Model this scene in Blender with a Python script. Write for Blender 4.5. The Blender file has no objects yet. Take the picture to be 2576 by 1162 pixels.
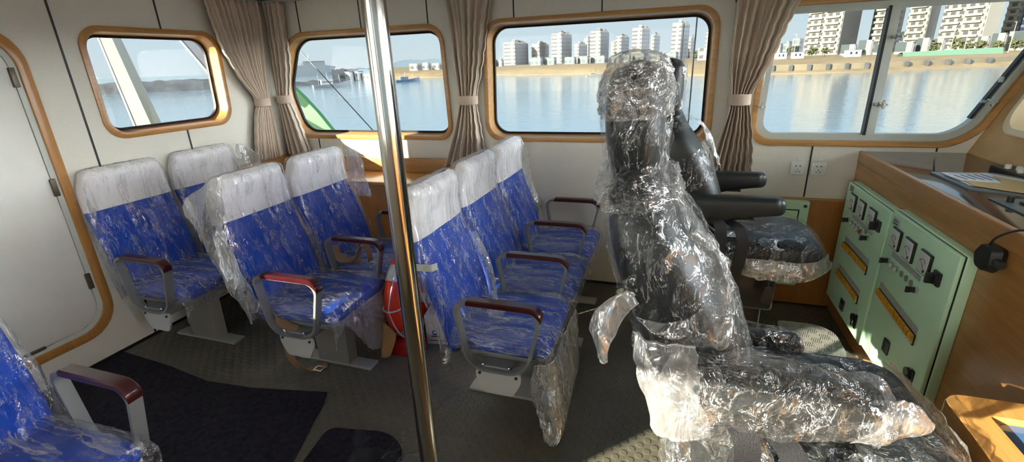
import bpy, bmesh, math, random
from mathutils import Vector, Matrix, noise
random.seed(7)
SC = bpy.context.scene
COL = SC.collection
V = Vector
PI = math.pi

# ------------------------------------------------------------------ camera
F_PX, PITCH, ROLL, YAW, EYE = 1186.04, 0.342569, -0.037996, 0.330548, 1.7
W_PX, H_PX = 2576, 1162

def cam_axes():
    cy, sy, cp, sp = math.cos(YAW), math.sin(YAW), math.cos(PITCH), math.sin(PITCH)
    fw = V((-sy * cp, cy * cp, -sp)); rt = V((cy, sy, 0)); up = rt.cross(fw)
    cr, sr = math.cos(ROLL), math.sin(ROLL)
    return cr * rt + sr * up, -sr * rt + cr * up, fw

RT, UP, FW = cam_axes()

def ray(px, py):
    return RT * (px - W_PX / 2) + UP * (H_PX / 2 - py) + FW * F_PX

def at_z(px, py, z):
    r = ray(px, py); return r * ((z - EYE) / r.z) + V((0, 0, EYE))

def at_y(px, py, y):
    r = ray(px, py); return r * (y / r.y) + V((0, 0, EYE))

def at_x(px, py, x):
    r = ray(px, py); return r * (x / r.x) + V((0, 0, EYE))

def at_d(px, py, d):
    """point at horizontal distance d from the eye in the direction seen there"""
    r = ray(px, py); return r * (d / math.hypot(r.x, r.y)) + V((0, 0, EYE))

cam = bpy.data.cameras.new('camera'); cam_o = bpy.data.objects.new('camera', cam); COL.objects.link(cam_o)
cam.sensor_fit = 'HORIZONTAL'; cam.sensor_width = 36; cam.lens = F_PX * 36 / W_PX
cam.clip_start = 0.02; cam.clip_end = 9000
mw = Matrix.Identity(4)
for i, a in enumerate((RT, UP, -FW)):
    for j in range(3): mw[j][i] = a[j]
mw.translation = (0, 0, EYE)
cam_o.matrix_world = mw
SC.camera = cam_o

# ------------------------------------------------------------------ materials
def lin(r, g, b):
    f = lambda c: ((c / 255 + 0.055) / 1.055) ** 2.4 if c > 10.3 else c / 255 / 12.92
    return (f(r), f(g), f(b), 1)

class NT:
    def __init__(s, name):
        s.m = bpy.data.materials.new(name); s.m.use_nodes = True
        s.t = s.m.node_tree; s.t.nodes.clear()
        s.out = s.n('ShaderNodeOutputMaterial')
    def n(s, typ, _in=None, **kw):
        x = s.t.nodes.new(typ)
        for k, v in kw.items(): setattr(x, k, v)
        for k, v in (_in or {}).items():
            if isinstance(v, bpy.types.NodeSocket): s.t.links.new(v, x.inputs[k])
            else: x.inputs[k].default_value = v
        return x
    def math(s, op, a, b=0.0, clamp=False):
        x = s.n('ShaderNodeMath', {0: a, 1: b}, operation=op); x.use_clamp = clamp; return x.outputs[0]
    def coords(s, scale=(1, 1, 1), rot=(0, 0, 0), kind='Object'):
        c = s.n('ShaderNodeTexCoord'); mp = s.n('ShaderNodeMapping', {'Vector': c.outputs[kind], 'Scale': scale, 'Rotation': rot})
        return mp.outputs[0]
    def noise(s, vec, scale, detail=4, rough=0.55, dist=0.0):
        return s.n('ShaderNodeTexNoise', {'Vector': vec, 'Scale': scale, 'Detail': detail, 'Roughness': rough, 'Distortion': dist}).outputs[0]
    def ramp(s, fac, stops):
        r = s.n('ShaderNodeValToRGB', {0: fac}); e = r.color_ramp.elements
        while len(e) < len(stops): e.new(0.5)
        for el, (p, c) in zip(e, stops): el.position = p; el.color = c if len(c) == 4 else (*c, 1)
        return r.outputs[0]
    def bump(s, h, strength=0.3, dist=0.01):
        return s.n('ShaderNodeBump', {'Height': h, 'Strength': strength, 'Distance': dist}).outputs[0]
    def bsdf(s, col, rough=0.5, metal=0.0, spec=0.5, normal=None, **extra):
        d = {'Base Color': col, 'Roughness': rough, 'Metallic': metal, 'Specular IOR Level': spec}
        d.update(extra)
        if normal is not None: d['Normal'] = normal
        return s.n('ShaderNodeBsdfPrincipled', d).outputs[0]
    def end(s, sh):
        s.t.links.new(sh, s.out.inputs[0]); return s.m

def shade(c, k): return (c[0] * k, c[1] * k, c[2] * k, 1)

def plain(name, col, rough=0.5, metal=0.0, spec=0.5, var=0.12, vscale=6.0, bump=0.0, bscale=60.0, **ex):
    t = NT(name); v = t.coords()
    nz = t.noise(v, vscale, 3)
    c = t.ramp(nz, [(0.3, shade(col, 1 - var)), (0.7, shade(col, 1 + var))])
    nrm = t.bump(t.noise(v, bscale, 3), bump, 0.004) if bump else None
    return t.end(t.bsdf(c, rough, metal, spec, nrm, **ex))

def wood(name, a, b, axis=(1.2, 14, 14), rough=0.32, spec=0.5):
    t = NT(name); v = t.coords(axis)
    n1 = t.noise(v, 2.2, 5, 0.6, 0.6); n2 = t.noise(v, 9, 3, 0.6, 0.2)
    f = t.math('ADD', t.math('MULTIPLY', n1, 0.7), t.math('MULTIPLY', n2, 0.3))
    c = t.ramp(f, [(0.32, a), (0.68, b)])
    return t.end(t.bsdf(c, rough, 0, spec, t.bump(n2, 0.05, 0.002), **{'Coat Weight': 0.25, 'Coat Roughness': 0.15}))

M = {}
WA, WB = lin(170, 122, 68), lin(200, 152, 94)
M['wood_x'] = wood('beech veneer along x', WA, WB, (1.2, 14, 14))
M['wood_y'] = wood('beech veneer along y', lin(158, 108, 52), lin(188, 136, 76), (14, 1.2, 14))
M['wood_z'] = wood('beech veneer upright', lin(164, 112, 54), lin(190, 138, 78), (12, 12, 1.0))
M['wood_dark'] = wood('reddish veneer upright', lin(162, 104, 50), lin(182, 122, 64), (12, 12, 1.0))
M['wood_top'] = wood('glossy helm box wood', lin(180, 130, 68), lin(208, 158, 92), (12, 1.2, 12), 0.22)
def wall_mat():
    t = NT('warm grey wall laminate'); v = t.coords()
    n = t.noise(v, 420, 2); n0 = t.noise(v, 1.3, 2)
    c = t.ramp(n, [(0.35, lin(214, 210, 197)), (0.65, lin(226, 222, 210))])
    return t.end(t.bsdf(c, 0.62, 0, 0.3, t.bump(n, 0.08, 0.001)))
M['wall'] = wall_mat()
M['ceiling'] = plain('ceiling laminate', lin(238, 236, 230), 0.6, spec=0.3)
M['beige'] = plain('tan front lining', lin(196, 160, 112), 0.7, spec=0.2, bump=0.15, bscale=200)
M['joint'] = plain('black joint strip', (0.006, 0.006, 0.006, 1), 0.5)
M['door'] = plain('off white door leaf', lin(228, 226, 218), 0.45, bump=0.08, bscale=180, var=0.03)
M['alu'] = plain('brushed aluminium', lin(178, 180, 174), 0.42, 0.35, var=0.05, bump=0.05, bscale=150)
M['alu_white'] = plain('ivory window metal', lin(186, 190, 182), 0.45, 0.1, var=0.04)
M['gasket'] = plain('black rubber gasket', (0.008, 0.008, 0.01, 1), 0.45)
M['brown_metal'] = plain('brown hinge metal', lin(96, 84, 72), 0.4, 0.5)
M['white_plastic'] = plain('white socket plastic', lin(226, 228, 222), 0.35, var=0.02)
M['black_plastic'] = plain('black plastic', (0.012, 0.012, 0.013, 1), 0.35, var=0.1)
M['black_web'] = plain('black webbing', (0.012, 0.012, 0.014, 1), 0.6, bump=0.5, bscale=300)
M['leather'] = plain('black leather', (0.012, 0.015, 0.016, 1), 0.38, bump=0.25, bscale=220)
M['green'] = plain('pale green switchboard paint', lin(204, 243, 206), 0.42, var=0.02, bump=0.05, bscale=250)
M['steel_dark'] = plain('dark steel', lin(70, 72, 72), 0.4, 0.6)
M['chrome'] = plain('bright bolt steel', (0.75, 0.75, 0.74, 1), 0.16, 1.0, var=0.02)
M['grey_paint'] = plain('grey seat frame paint', lin(132, 134, 134), 0.42, 0.25, var=0.04, bump=0.05, bscale=200)
M['light_paint'] = plain('light grey seat bracket paint', lin(196, 198, 196), 0.45, 0.05, var=0.03)
M['pedestal'] = plain('grey seat leg paint', lin(150, 150, 144), 0.5, 0.1, var=0.05)
M['pad'] = plain('mahogany armrest pad', lin(60, 16, 20), 0.28, var=0.2, vscale=20, **{'Coat Weight': 0.3, 'Coat Roughness': 0.08})
M['blue'] = plain('royal blue seat fabric', lin(2, 68, 178), 0.7, spec=0.25, var=0.1, vscale=5, bump=0.2, bscale=260)
M['cover'] = plain('white headrest cloth', lin(240, 236, 237), 0.75, spec=0.2, var=0.03, bump=0.15, bscale=90)
M['curtain'] = plain('taupe curtain cloth', lin(208, 192, 174), 0.75, spec=0.2, var=0.05, vscale=3, bump=0.2, bscale=320)
M['tie'] = plain('taupe curtain tie', lin(196, 178, 158), 0.75, spec=0.2, var=0.05, bump=0.2, bscale=300)
M['belt_tan'] = plain('tan belt webbing', lin(150, 120, 92), 0.7, bump=0.3, bscale=250)
M['orange'] = plain('orange red lifebuoy shell', lin(232, 58, 32), 0.35, var=0.04)
M['silver_tape'] = plain('silver reflective tape', lin(200, 205, 200), 0.35, 0.3, var=0.12, vscale=40)
M['rope'] = plain('white rope', lin(220, 212, 208), 0.8, bump=0.6, bscale=120)
M['carton'] = plain('white carton board', lin(214, 212, 208), 0.7, var=0.03)
M['kraft'] = plain('brown cardboard', lin(170, 132, 88), 0.8)
M['red_box'] = plain('dark red box', lin(168, 22, 26), 0.45)
M['ink'] = plain('dark print', lin(60, 60, 70), 0.6)
M['ink_blue'] = plain('blue print', lin(40, 70, 130), 0.6)
M['paper'] = plain('paper sheet', lin(225, 226, 226), 0.7, var=0.02)
M['paper_tan'] = plain('tan paper', lin(206, 176, 120), 0.7, var=0.05)
M['console_top'] = plain('dark brown glossy console top', lin(64, 52, 52), 0.07, spec=0.45, var=0.06, vscale=3)
M['yellow'] = plain('amber breaker strip', lin(222, 160, 26), 0.35, var=0.25, vscale=60)
M['grey_label'] = plain('grey engraved label', lin(170, 178, 170), 0.4, var=0.15, vscale=120)
M['white_face'] = plain('white dial face', lin(214, 220, 214), 0.3, var=0.03)
M['red_lamp'] = plain('red lamp lens', lin(170, 24, 30), 0.2)
M['grey_lamp'] = plain('grey lamp lens', lin(128, 140, 126), 0.3)
M['blue_glass'] = plain('dark blue instrument glass', lin(70, 110, 160), 0.1, var=0.05)
M['pale_panel'] = plain('pale instrument panel', lin(204, 222, 224), 0.35, var=0.03)
M['mat_blue'] = plain('dark carpet', lin(44, 42, 50), 0.95, spec=0.1, var=0.35, vscale=40, bump=0.9, bscale=240)
M['panel_grey'] = plain('grey control panel', lin(96, 106, 110), 0.35, var=0.05)
M['cable'] = plain('grey metal conduit', lin(120, 116, 104), 0.35, 0.6)

def pole_mat():
    t = NT('polished stainless steel'); v = t.coords((60, 60, 0.6))
    n = t.noise(v, 2, 4)
    return t.end(t.bsdf((0.50, 0.48, 0.44, 1), 0.13, 1.0, 0.5, t.bump(n, 0.06, 0.004)))
M['steel'] = pole_mat()

def floor_mat():
    t = NT('studded rubber floor'); c = t.n('ShaderNodeTexCoord').outputs['Object']
    mp = t.n('ShaderNodeMapping', {'Vector': c, 'Scale': (21, 21, 21), 'Rotation': (0, 0, 0.785)}).outputs[0]
    fr = t.n('ShaderNodeVectorMath', {0: mp}, operation='FRACTION').outputs[0]
    ce = t.n('ShaderNodeVectorMath', {0: fr, 1: (0.5, 0.5, 0)}, operation='SUBTRACT').outputs[0]
    s = t.n('ShaderNodeSeparateXYZ', {0: ce})
    d = t.math('SQRT', t.math('ADD', t.math('MULTIPLY', s.outputs[0], s.outputs[0]), t.math('MULTIPLY', s.outputs[1], s.outputs[1])))
    stud = t.ramp(d, [(0.30, (1, 1, 1)), (0.38, (0, 0, 0))])
    n = t.noise(c, 3.0, 5); n2 = t.noise(c, 180, 2)
    col = t.ramp(n, [(0.3, lin(88, 86, 74)), (0.7, lin(108, 104, 88))])
    h = t.math('ADD', stud, t.math('MULTIPLY', n2, 0.12))
    return t.end(t.bsdf(col, 0.42, 0, 0.45, t.bump(h, 0.5, 0.004)))
M['floor'] = floor_mat()

def diamond_mat():
    t = NT('aluminium tread plate'); c = t.n('ShaderNodeTexCoord').outputs['Object']
    def bars(rot, off):
        mp = t.n('ShaderNodeMapping', {'Vector': c, 'Scale': (30, 13, 1), 'Rotation': (0, 0, rot), 'Location': (off, off, 0)}).outputs[0]
        ck = t.n('ShaderNodeTexChecker', {'Vector': t.n('ShaderNodeMapping', {'Vector': c, 'Scale': (9, 9, 1)}).outputs[0], 'Scale': 2.2}).outputs[1]
        w = t.n('ShaderNodeTexWave', {'Vector': mp, 'Scale': 1.4, 'Distortion': 0.0}, bands_direction='X').outputs[1]
        return t.math('POWER', w, 3.0), ck
    a, ck = bars(0.7, 0); b, _ = bars(-0.7, 0.3)
    h = t.math('ADD', t.math('MULTIPLY', a, ck), t.math('MULTIPLY', b, t.math('SUBTRACT', 1.0, ck)))
    return t.end(t.bsdf((0.62, 0.61, 0.56, 1), 0.38, 0.7, 0.5, t.bump(h, 0.9, 0.006)))
M['tread'] = diamond_mat()

def glass_mat():
    t = NT('clear window glass')
    lw = t.math('ADD', t.math('MULTIPLY', t.math('POWER', t.n('ShaderNodeLayerWeight', {'Blend': 0.5}).outputs['Facing'], 5.0), 0.5), 0.006)
    mx = t.n('ShaderNodeMixShader', {0: lw, 1: t.n('ShaderNodeBsdfTransparent', {0: (0.96, 0.975, 0.97, 1)}).outputs[0],
                                     2: t.n('ShaderNodeBsdfGlossy', {0: (1, 1, 1, 1), 'Roughness': 0.02}).outputs[0]})
    return t.end(mx.outputs[0])
M['glass'] = glass_mat()

def film_mat(name, scale, base=0.03, edge=0.3, crease=0.4, patch=0.2, tilt=0.5, rough=0.08, white=0.3, warp=0.05, fine=3.2, haze=0.0, tint=(1, 1, 1, 1), width=0.05):
    """thin clear polythene: see-through glossy facets with whitened creases of its own"""
    t = NT(name); c = t.n('ShaderNodeTexCoord').outputs['Object']
    nz = t.n('ShaderNodeTexNoise', {'Vector': c, 'Scale': 7.0, 'Detail': 2}).outputs[1]
    w = t.n('ShaderNodeVectorMath', {0: t.n('ShaderNodeVectorMath', {0: nz, 1: (0.5, 0.5, 0.5)}, operation='SUBTRACT').outputs[0], 'Scale': warp}, operation='SCALE').outputs[0]
    cw = t.n('ShaderNodeVectorMath', {0: c, 1: w}, operation='ADD').outputs[0]
    v1 = t.n('ShaderNodeMapping', {'Vector': cw, 'Scale': scale, 'Rotation': (0.25, 0.12, 0.3)}).outputs[0]
    v2 = t.n('ShaderNodeMapping', {'Vector': cw, 'Scale': tuple(x * fine for x in scale), 'Rotation': (-0.2, 0.3, 0.6)}).outputs[0]
    def vor(v, feat='F1'): return t.n('ShaderNodeTexVoronoi', {'Vector': v, 'Scale': 1.0}, feature=feat)
    def cen(sock, k): return t.n('ShaderNodeVectorMath', {0: t.n('ShaderNodeVectorMath', {0: sock, 1: (0.5, 0.5, 0.5)}, operation='SUBTRACT').outputs[0], 'Scale': k}, operation='SCALE').outputs[0]
    a, b = vor(v1), vor(v2); e2 = t.math('ABSOLUTE', t.math('SUBTRACT', t.noise(v1, 1.7, 4, 0.62, 0.3), 0.5))
    g = t.bump(t.noise(v2, 1.6, 2, 0.5, 0.6), 0.8, 0.012)
    n1 = t.n('ShaderNodeVectorMath', {0: g, 1: cen(a.outputs['Color'], tilt)}, operation='ADD').outputs[0]
    n2 = t.n('ShaderNodeVectorMath', {0: n1, 1: cen(b.outputs['Color'], tilt * 0.8)}, operation='ADD').outputs[0]
    nn = t.n('ShaderNodeVectorMath', {0: n2}, operation='NORMALIZE').outputs[0]
    def line(e, wd): return t.math('POWER', t.math('SUBTRACT', 1.0, t.math('DIVIDE', e, wd), True), 1.5)
    ra = t.n('ShaderNodeSeparateColor', {0: a.outputs['Color']}); rb = t.n('ShaderNodeSeparateColor', {0: b.outputs['Color']})
    cr = t.math('MULTIPLY', line(e2, width), t.math('ADD', t.math('MULTIPLY', t.math('POWER', rb.outputs[1], 2.0), 0.6), t.math('POWER', ra.outputs[1], 2.0)))
    lw = t.n('ShaderNodeLayerWeight', {'Blend': 0.4, 'Normal': nn}).outputs['Facing']
    f = t.math('ADD', t.math('MULTIPLY', t.math('POWER', lw, 2.5), edge), base)
    f = t.math('ADD', f, t.math('MULTIPLY', cr, crease))
    f = t.math('ADD', f, t.math('MULTIPLY', t.math('MULTIPLY', t.math('POWER', ra.outputs[0], 3.0), rb.outputs[0]), patch))
    if haze: f = t.math('ADD', f, t.math('MULTIPLY', t.math('SUBTRACT', t.noise(c, 5.0, 4), 0.42, True), haze))
    f = t.math('MINIMUM', f, 0.92)
    gl = t.n('ShaderNodeBsdfGlossy', {0: tint, 'Roughness': rough, 'Normal': nn}).outputs[0]
    df = t.n('ShaderNodeBsdfDiffuse', {0: (0.84, 0.84, 0.83, 1), 'Normal': nn}).outputs[0]
    tl = t.n('ShaderNodeBsdfTranslucent', {0: (0.84, 0.84, 0.83, 1)}).outputs[0]
    d2 = t.n('ShaderNodeMixShader', {0: 0.4, 1: df, 2: tl}).outputs[0]
    su = t.n('ShaderNodeMixShader', {0: t.math('ADD', t.math('MULTIPLY', cr, 0.6), white, True), 1: gl, 2: d2}).outputs[0]
    tr = t.n('ShaderNodeBsdfTransparent', {0: (0.98, 0.985, 0.99, 1)}).outputs[0]
    return t.end(t.n('ShaderNodeMixShader', {0: f, 1: tr, 2: su}).outputs[0])
M['film'] = film_mat('seat dust film', (22, 22, 1.1), 0.02, 0.28, 0.36, 0.45, 0.50, 0.13, 0.5, 0.02, 2.4, 0.5, width=0.05)
M['film_flat'] = film_mat('seat cushion film', (2.2, 20, 20), 0.02, 0.24, 0.34, 0.40, 0.5, 0.13, 0.5, 0.05, 2.4, 0.4, width=0.05)
M['film_hang'] = film_mat('hanging loose film', (10, 10, 3), 0.30, 0.3, 0.20, 0.18, 0.5, 0.18, 0.45, 0.06, 2.8, 0.5, width=0.04)
M['film_heavy'] = film_mat('crumpled stretch film', (22, 22, 7), 0.012, 0.20, 0.46, 0.35, 0.75, 0.11, 0.25, 0.12, 2.4, 0.0, width=0.045)
M['film_dense'] = film_mat('bunched stretch film', (20, 20, 10), 0.06, 0.30, 0.40, 0.28, 0.75, 0.13, 0.22, 0.12, 2.4, 0.5, width=0.045)
M['film_crown'] = film_mat('milky bunched film', (20, 20, 14), 0.22, 0.30, 0.30, 0.30, 0.7, 0.14, 0.5, 0.12, 2.4, 0.9, width=0.04)
M['film_floor'] = film_mat('floor film', (5, 3, 2), 0.01, 0.04, 0.22, 0.06, 0.15, 0.25, 0.4, 0.14, 3.0, 0.08, (0.8, 0.7, 0.6, 1), 0.018)

# ------------------------------------------------------------------ object helpers
def link(name, me, parent=None):
    o = bpy.data.objects.new(name, me); COL.objects.link(o)
    if parent is not None: o.parent = parent
    return o

def mesh(name, verts, faces, m, parent=None, sharp=0.6):
    me = bpy.data.meshes.new(name); me.from_pydata([tuple(v) for v in verts], [], faces)
    bm = bmesh.new(); bm.from_mesh(me); bmesh.ops.recalc_face_normals(bm, faces=bm.faces); bm.to_mesh(me); bm.free()
    me.shade_smooth()
    if sharp: me.set_sharp_from_angle(angle=sharp)
    me.materials.append(m)
    return link(name, me, parent)

def tag(o, label, cat, group=None):
    o['label'] = label; o['category'] = cat
    if group: o['group'] = group
    return o

def struct(o): o['kind'] = 'structure'; return o

def thing(name, label, cat, loc=(0, 0, 0), rz=0.0, group=None):
    o = bpy.data.objects.new(name, None); COL.objects.link(o); o.location = loc; o.rotation_euler = (0, 0, rz)
    o.empty_display_size = 0.1
    return tag(o, label, cat, group)

class MB:
    """collects shapes of ONE part"""
    def __init__(s): s.v = []; s.f = []
    def add(s, vs, fs):
        k = len(s.v); s.v += [V(x) for x in vs]; s.f += [tuple(i + k for i in f) for f in fs]; return s
    def box(s, lo, hi, bev=0.0, rot=None, piv=None):
        bm = bmesh.new(); bmesh.ops.create_cube(bm, size=1)
        lo, hi = V(lo), V(hi)
        for v in bm.verts: v.co = V([lo[i] + (v.co[i] + 0.5) * (hi[i] - lo[i]) for i in range(3)])
        if bev: bmesh.ops.bevel(bm, geom=bm.edges[:], offset=bev, segments=3, affect='EDGES', profile=0.5)
        if rot is not None:
            p = V(piv) if piv is not None else (lo + hi) / 2
            for v in bm.verts: v.co = rot @ (v.co - p) + p
        bm.verts.index_update()
        s.add([v.co.copy() for v in bm.verts], [[v.index for v in f.verts] for f in bm.faces]); bm.free(); return s
    def loft(s, rings, closed=True, caps=True):
        n = len(rings[0]); vs = [p for r in rings for p in r]; fs = []
        for i in range(len(rings) - 1):
            for j in range(n if closed else n - 1):
                k = (j + 1) % n
                fs.append((i * n + j, i * n + k, (i + 1) * n + k, (i + 1) * n + j))
        if caps and closed:
            fs.append(tuple(range(n))); fs.append(tuple((len(rings) - 1) * n + j for j in range(n)))
        return s.add(vs, fs)
    def tube(s, path, r, n=10):
        path = [V(p) for p in path]; rings = []
        up = None
        for i, p in enumerate(path):
            t = (path[min(i + 1, len(path) - 1)] - path[max(i - 1, 0)]).normalized()
            if up is None:
                up = V((0, 0, 1)) if abs(t.z) < 0.9 else V((1, 0, 0))
            a = t.cross(up).normalized(); up = a.cross(t).normalized()
            rr = r[i] if isinstance(r, (list, tuple)) else r
            rings.append([p + (a * math.cos(2 * PI * j / n) + up * math.sin(2 * PI * j / n)) * rr for j in range(n)])
        return s.loft(rings)
    def cyl(s, p0, p1, r, n=20, r1=None):
        return s.tube([p0, p1], [r, r if r1 is None else r1], n)
    def prism(s, pts, off):
        off = V(off); a = [V(p) for p in pts]
        return s.loft([a, [p + off for p in a]])
    def ring(s, outer, inner, off):
        """frame between two outlines with the same number of points, thickened by off"""
        off = V(off); o, i = [V(p) for p in outer], [V(p) for p in inner]
        return s.loft([o, i, [p + off for p in i], [p + off for p in o], o], caps=False)
    def sphere(s, c, r, sq=(1, 1, 1), n=14):
        c = V(c); rings = []
        for i in range(1, n):
            a = PI * i / n
            rings.append([c + V((r * sq[0] * math.sin(a) * math.cos(2 * PI * j / (2 * n)), r * sq[1] * math.sin(a) * math.sin(2 * PI * j / (2 * n)), r * sq[2] * math.cos(a))) for j in range(2 * n)])
        return s.loft(rings)
    def build(s, name, m, parent=None, sharp=0.6):
        return mesh(name, s.v, s.f, m, parent, sharp)

def rpoly(pts, rad, seg=7):
    """2-D outline with rounded corners; always len(pts) * (seg + 1) points"""
    out = []; n = len(pts)
    for i in range(n):
        p = V(pts[i]); a = V(pts[i - 1]) - p; b = V(pts[(i + 1) % n]) - p
        r = rad[i] if isinstance(rad, (list, tuple)) else rad
        ra = min(r, a.length * 0.49); rb = min(r, b.length * 0.49)
        p0 = p + a.normalized() * ra; p1 = p + b.normalized() * rb
        for k in range(seg + 1):
            t = k / seg
            # rational quadratic keeps the corner close to a circle
            w = 0.72; d = (1 - t) ** 2 + 2 * w * t * (1 - t) + t * t
            out.append((p0 * (1 - t) ** 2 + p * 2 * w * t * (1 - t) + p1 * t * t) / d)
    return out

def inset(pts, d):
    """move every edge of a polygon inwards by d"""
    n = len(pts); area = sum(pts[i][0] * pts[(i + 1) % n][1] - pts[(i + 1) % n][0] * pts[i][1] for i in range(n))
    sg = 1 if area > 0 else -1; L = []
    for i in range(n):
        a, b = V(pts[i]), V(pts[(i + 1) % n]); t = (b - a).normalized(); nn = V((-t.y, t.x)) * sg
        L.append((a + nn * d, t))
    out = []
    for i in range(n):
        p, t = L[i - 1]; q, u = L[i]
        den = t.x * u.y - t.y * u.x
        k = ((q.x - p.x) * u.y - (q.y - p.y) * u.x) / den
        out.append(p + t * k)
    return out

def cat(pts, n):
    """Catmull-Rom through points of any dimension, resampled to n"""
    P = [list(p) for p in pts]; P = [[2 * a - b for a, b in zip(P[0], P[1])]] + P + [[2 * a - b for a, b in zip(P[-1], P[-2])]]
    m = len(P) - 3; out = []
    for i in range(n):
        t = i / (n - 1) * m; k = min(int(t), m - 1); t -= k
        a, b, c, d = P[k:k + 4]
        out.append([0.5 * (2 * q + (r - p) * t + (2 * p - 5 * q + 4 * r - s) * t * t + (3 * q - p - 3 * r + s) * t ** 3) for p, q, r, s in zip(a, b, c, d)])
    return out

def slab(path, n=26, seg=32, p=4.0, off=0.0, amp=0.0, fold=0.0, seed=0, yc=0.0, freq=9.0, ridge=0.0):
    """upholstery-like body swept along (x, z, half_thickness, half_width[, yoffset]) stations in the XZ plane"""
    st = cat(path, n); rings = []
    for i, q in enumerate(st):
        a, b = st[max(i - 1, 0)], st[min(i + 1, n - 1)]
        t = V((b[0] - a[0], 0, b[1] - a[1])).normalized(); nn = V((t.z, 0, -t.x))
        yo = q[4] if len(q) > 4 else 0.0
        r = []
        for j in range(seg):
            th = 2 * PI * j / seg; c, s = math.cos(th), math.sin(th)
            ex = abs(c) ** (2 / p) * (1 if c >= 0 else -1); ey = abs(s) ** (2 / p) * (1 if s >= 0 else -1)
            o = off
            if amp or fold or ridge:
                base = V((q[0] + nn.x * q[2] * ex, q[3] * ey, q[1] + nn.z * q[2] * ex))
                if amp: o += amp * noise.noise(base * freq + V((seed, seed * 1.7, 0)))
                if fold: o += fold * noise.noise(V((th * 4.5 + seed, i / n * 2.2, seed * 0.3)))
                if ridge:
                    k = 0; f_ = freq * 1.6; w = 1.0
                    for _ in range(3):
                        k += w * (0.5 - abs(noise.noise(base * f_ + V((seed * 3.1, 0, seed))))) ; f_ *= 2.1; w *= 0.5
                    o += ridge * k
            r.append(V((q[0], yc + yo, q[1])) + nn * ((max(q[2], 0.001) + o) * ex) + V((0, (max(q[3], 0.001) + o) * ey, 0)))
        rings.append(r)
    return rings

def dome(path, at_end=True, at_start=False, k=5):
    """add shrinking stations so a slab ends rounded"""
    P = [list(x) for x in path]
    def tip(a, b):
        d = V((a[0] - b[0], a[1] - b[1])).normalized(); out = []
        for i in range(1, k + 1):
            u = i / k; s = math.sqrt(max(0.0, 1 - u * u)); s = max(s, 0.02)
            e = list(a); e[0] += d.x * a[2] * 0.85 * u; e[1] += d.y * a[2] * 0.85 * u; e[2] = a[2] * s; e[3] = a[3] - a[2] * 0.9 * (1 - s)
            out.append(e)
        return out
    if at_end: P = P + tip(P[-1], P[-2])
    if at_start: P = tip(P[0], P[1])[::-1] + P
    return P

def sheet(name, rows, m, parent=None, nu=28, nv=28, amp=0.01, freq=8.0, seed=0, ridge=0.0, thick=0.0012):
    """a loose sheet through rows of 3-D points, crumpled and given a real thickness"""
    R = [cat(r, nu) for r in rows]
    G = [cat([R[k][i] for k in range(len(R))], nv) for i in range(nu)]
    vs, fs = [], []
    for i in range(nu):
        for j in range(nv):
            p = V(G[i][j])
            d = noise.noise_vector(p * freq + V((seed, seed * 2.3, 0))) * amp
            if ridge: d += V((1, 1, 1)) * ridge * (0.4 - abs(noise.noise(p * freq * 2.3 + V((seed, 0, 0)))))
            vs.append(p + d)
    for i in range(nu - 1):
        for j in range(nv - 1): fs.append((i * nv + j, (i + 1) * nv + j, (i + 1) * nv + j + 1, i * nv + j + 1))
    o = mesh(name, vs, fs, m, parent, 0)
    if thick:
        md = o.modifiers.new('thickness', 'SOLIDIFY'); md.thickness = thick; md.offset = 0
    return o

def ribbon(path, wdir, width, thick=0.003):
    """a strap along a path"""
    b = MB(); P = [V(p) for p in cat(path, 24)]; rings = []
    for i, p in enumerate(P):
        t = (P[min(i + 1, 23)] - P[max(i - 1, 0)]).normalized()
        w = V(wdir[0]).lerp(V(wdir[1]), i / 23) if isinstance(wdir, list) else V(wdir)
        w = (w - t * w.dot(t)).normalized(); nn = t.cross(w)
        rings.append([p + w * width / 2 + nn * thick / 2, p - w * width / 2 + nn * thick / 2, p - w * width / 2 - nn * thick / 2, p + w * width / 2 - nn * thick / 2])
    return b.loft(rings)

def wall_with_holes(name, outline, holes, to3, off, m):
    """plate with openings: outline and holes are 2-D, to3 lifts them, off thickens"""
    bm = bmesh.new(); edges = []
    for lp in [outline] + holes:
        vs = [bm.verts.new(to3(p)) for p in lp]
        for i in range(len(vs)): edges.append(bm.edges.new((vs[i], vs[(i + 1) % len(vs)])))
    bmesh.ops.triangle_fill(bm, use_beauty=True, use_dissolve=False, edges=edges)
    r = bmesh.ops.extrude_face_region(bm, geom=bm.faces[:])
    bmesh.ops.translate(bm, vec=off, verts=[g for g in r['geom'] if isinstance(g, bmesh.types.BMVert)])
    bmesh.ops.recalc_face_normals(bm, faces=bm.faces)
    me = bpy.data.meshes.new(name); bm.to_mesh(me); bm.free(); me.materials.append(m)
    return struct(link(name, me))

# ------------------------------------------------------------------ the setting: cabin shell
XA, YS, YP, ZC = -3.33, 3.48, -1.40, 2.26          # aft wall, far side wall, near side wall, ceiling
def fx(z): return 1.67 + (z - 1.1) * 0.39           # raked front bulkhead
def on_side(p): return V((p[0], YS, p[1]))
def on_near(p): return V((p[0], YP, p[1]))
def on_aft(p): return V((XA, p[0], p[1]))
def on_front(p): return V((fx(p[1]), p[0], p[1]))

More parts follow.
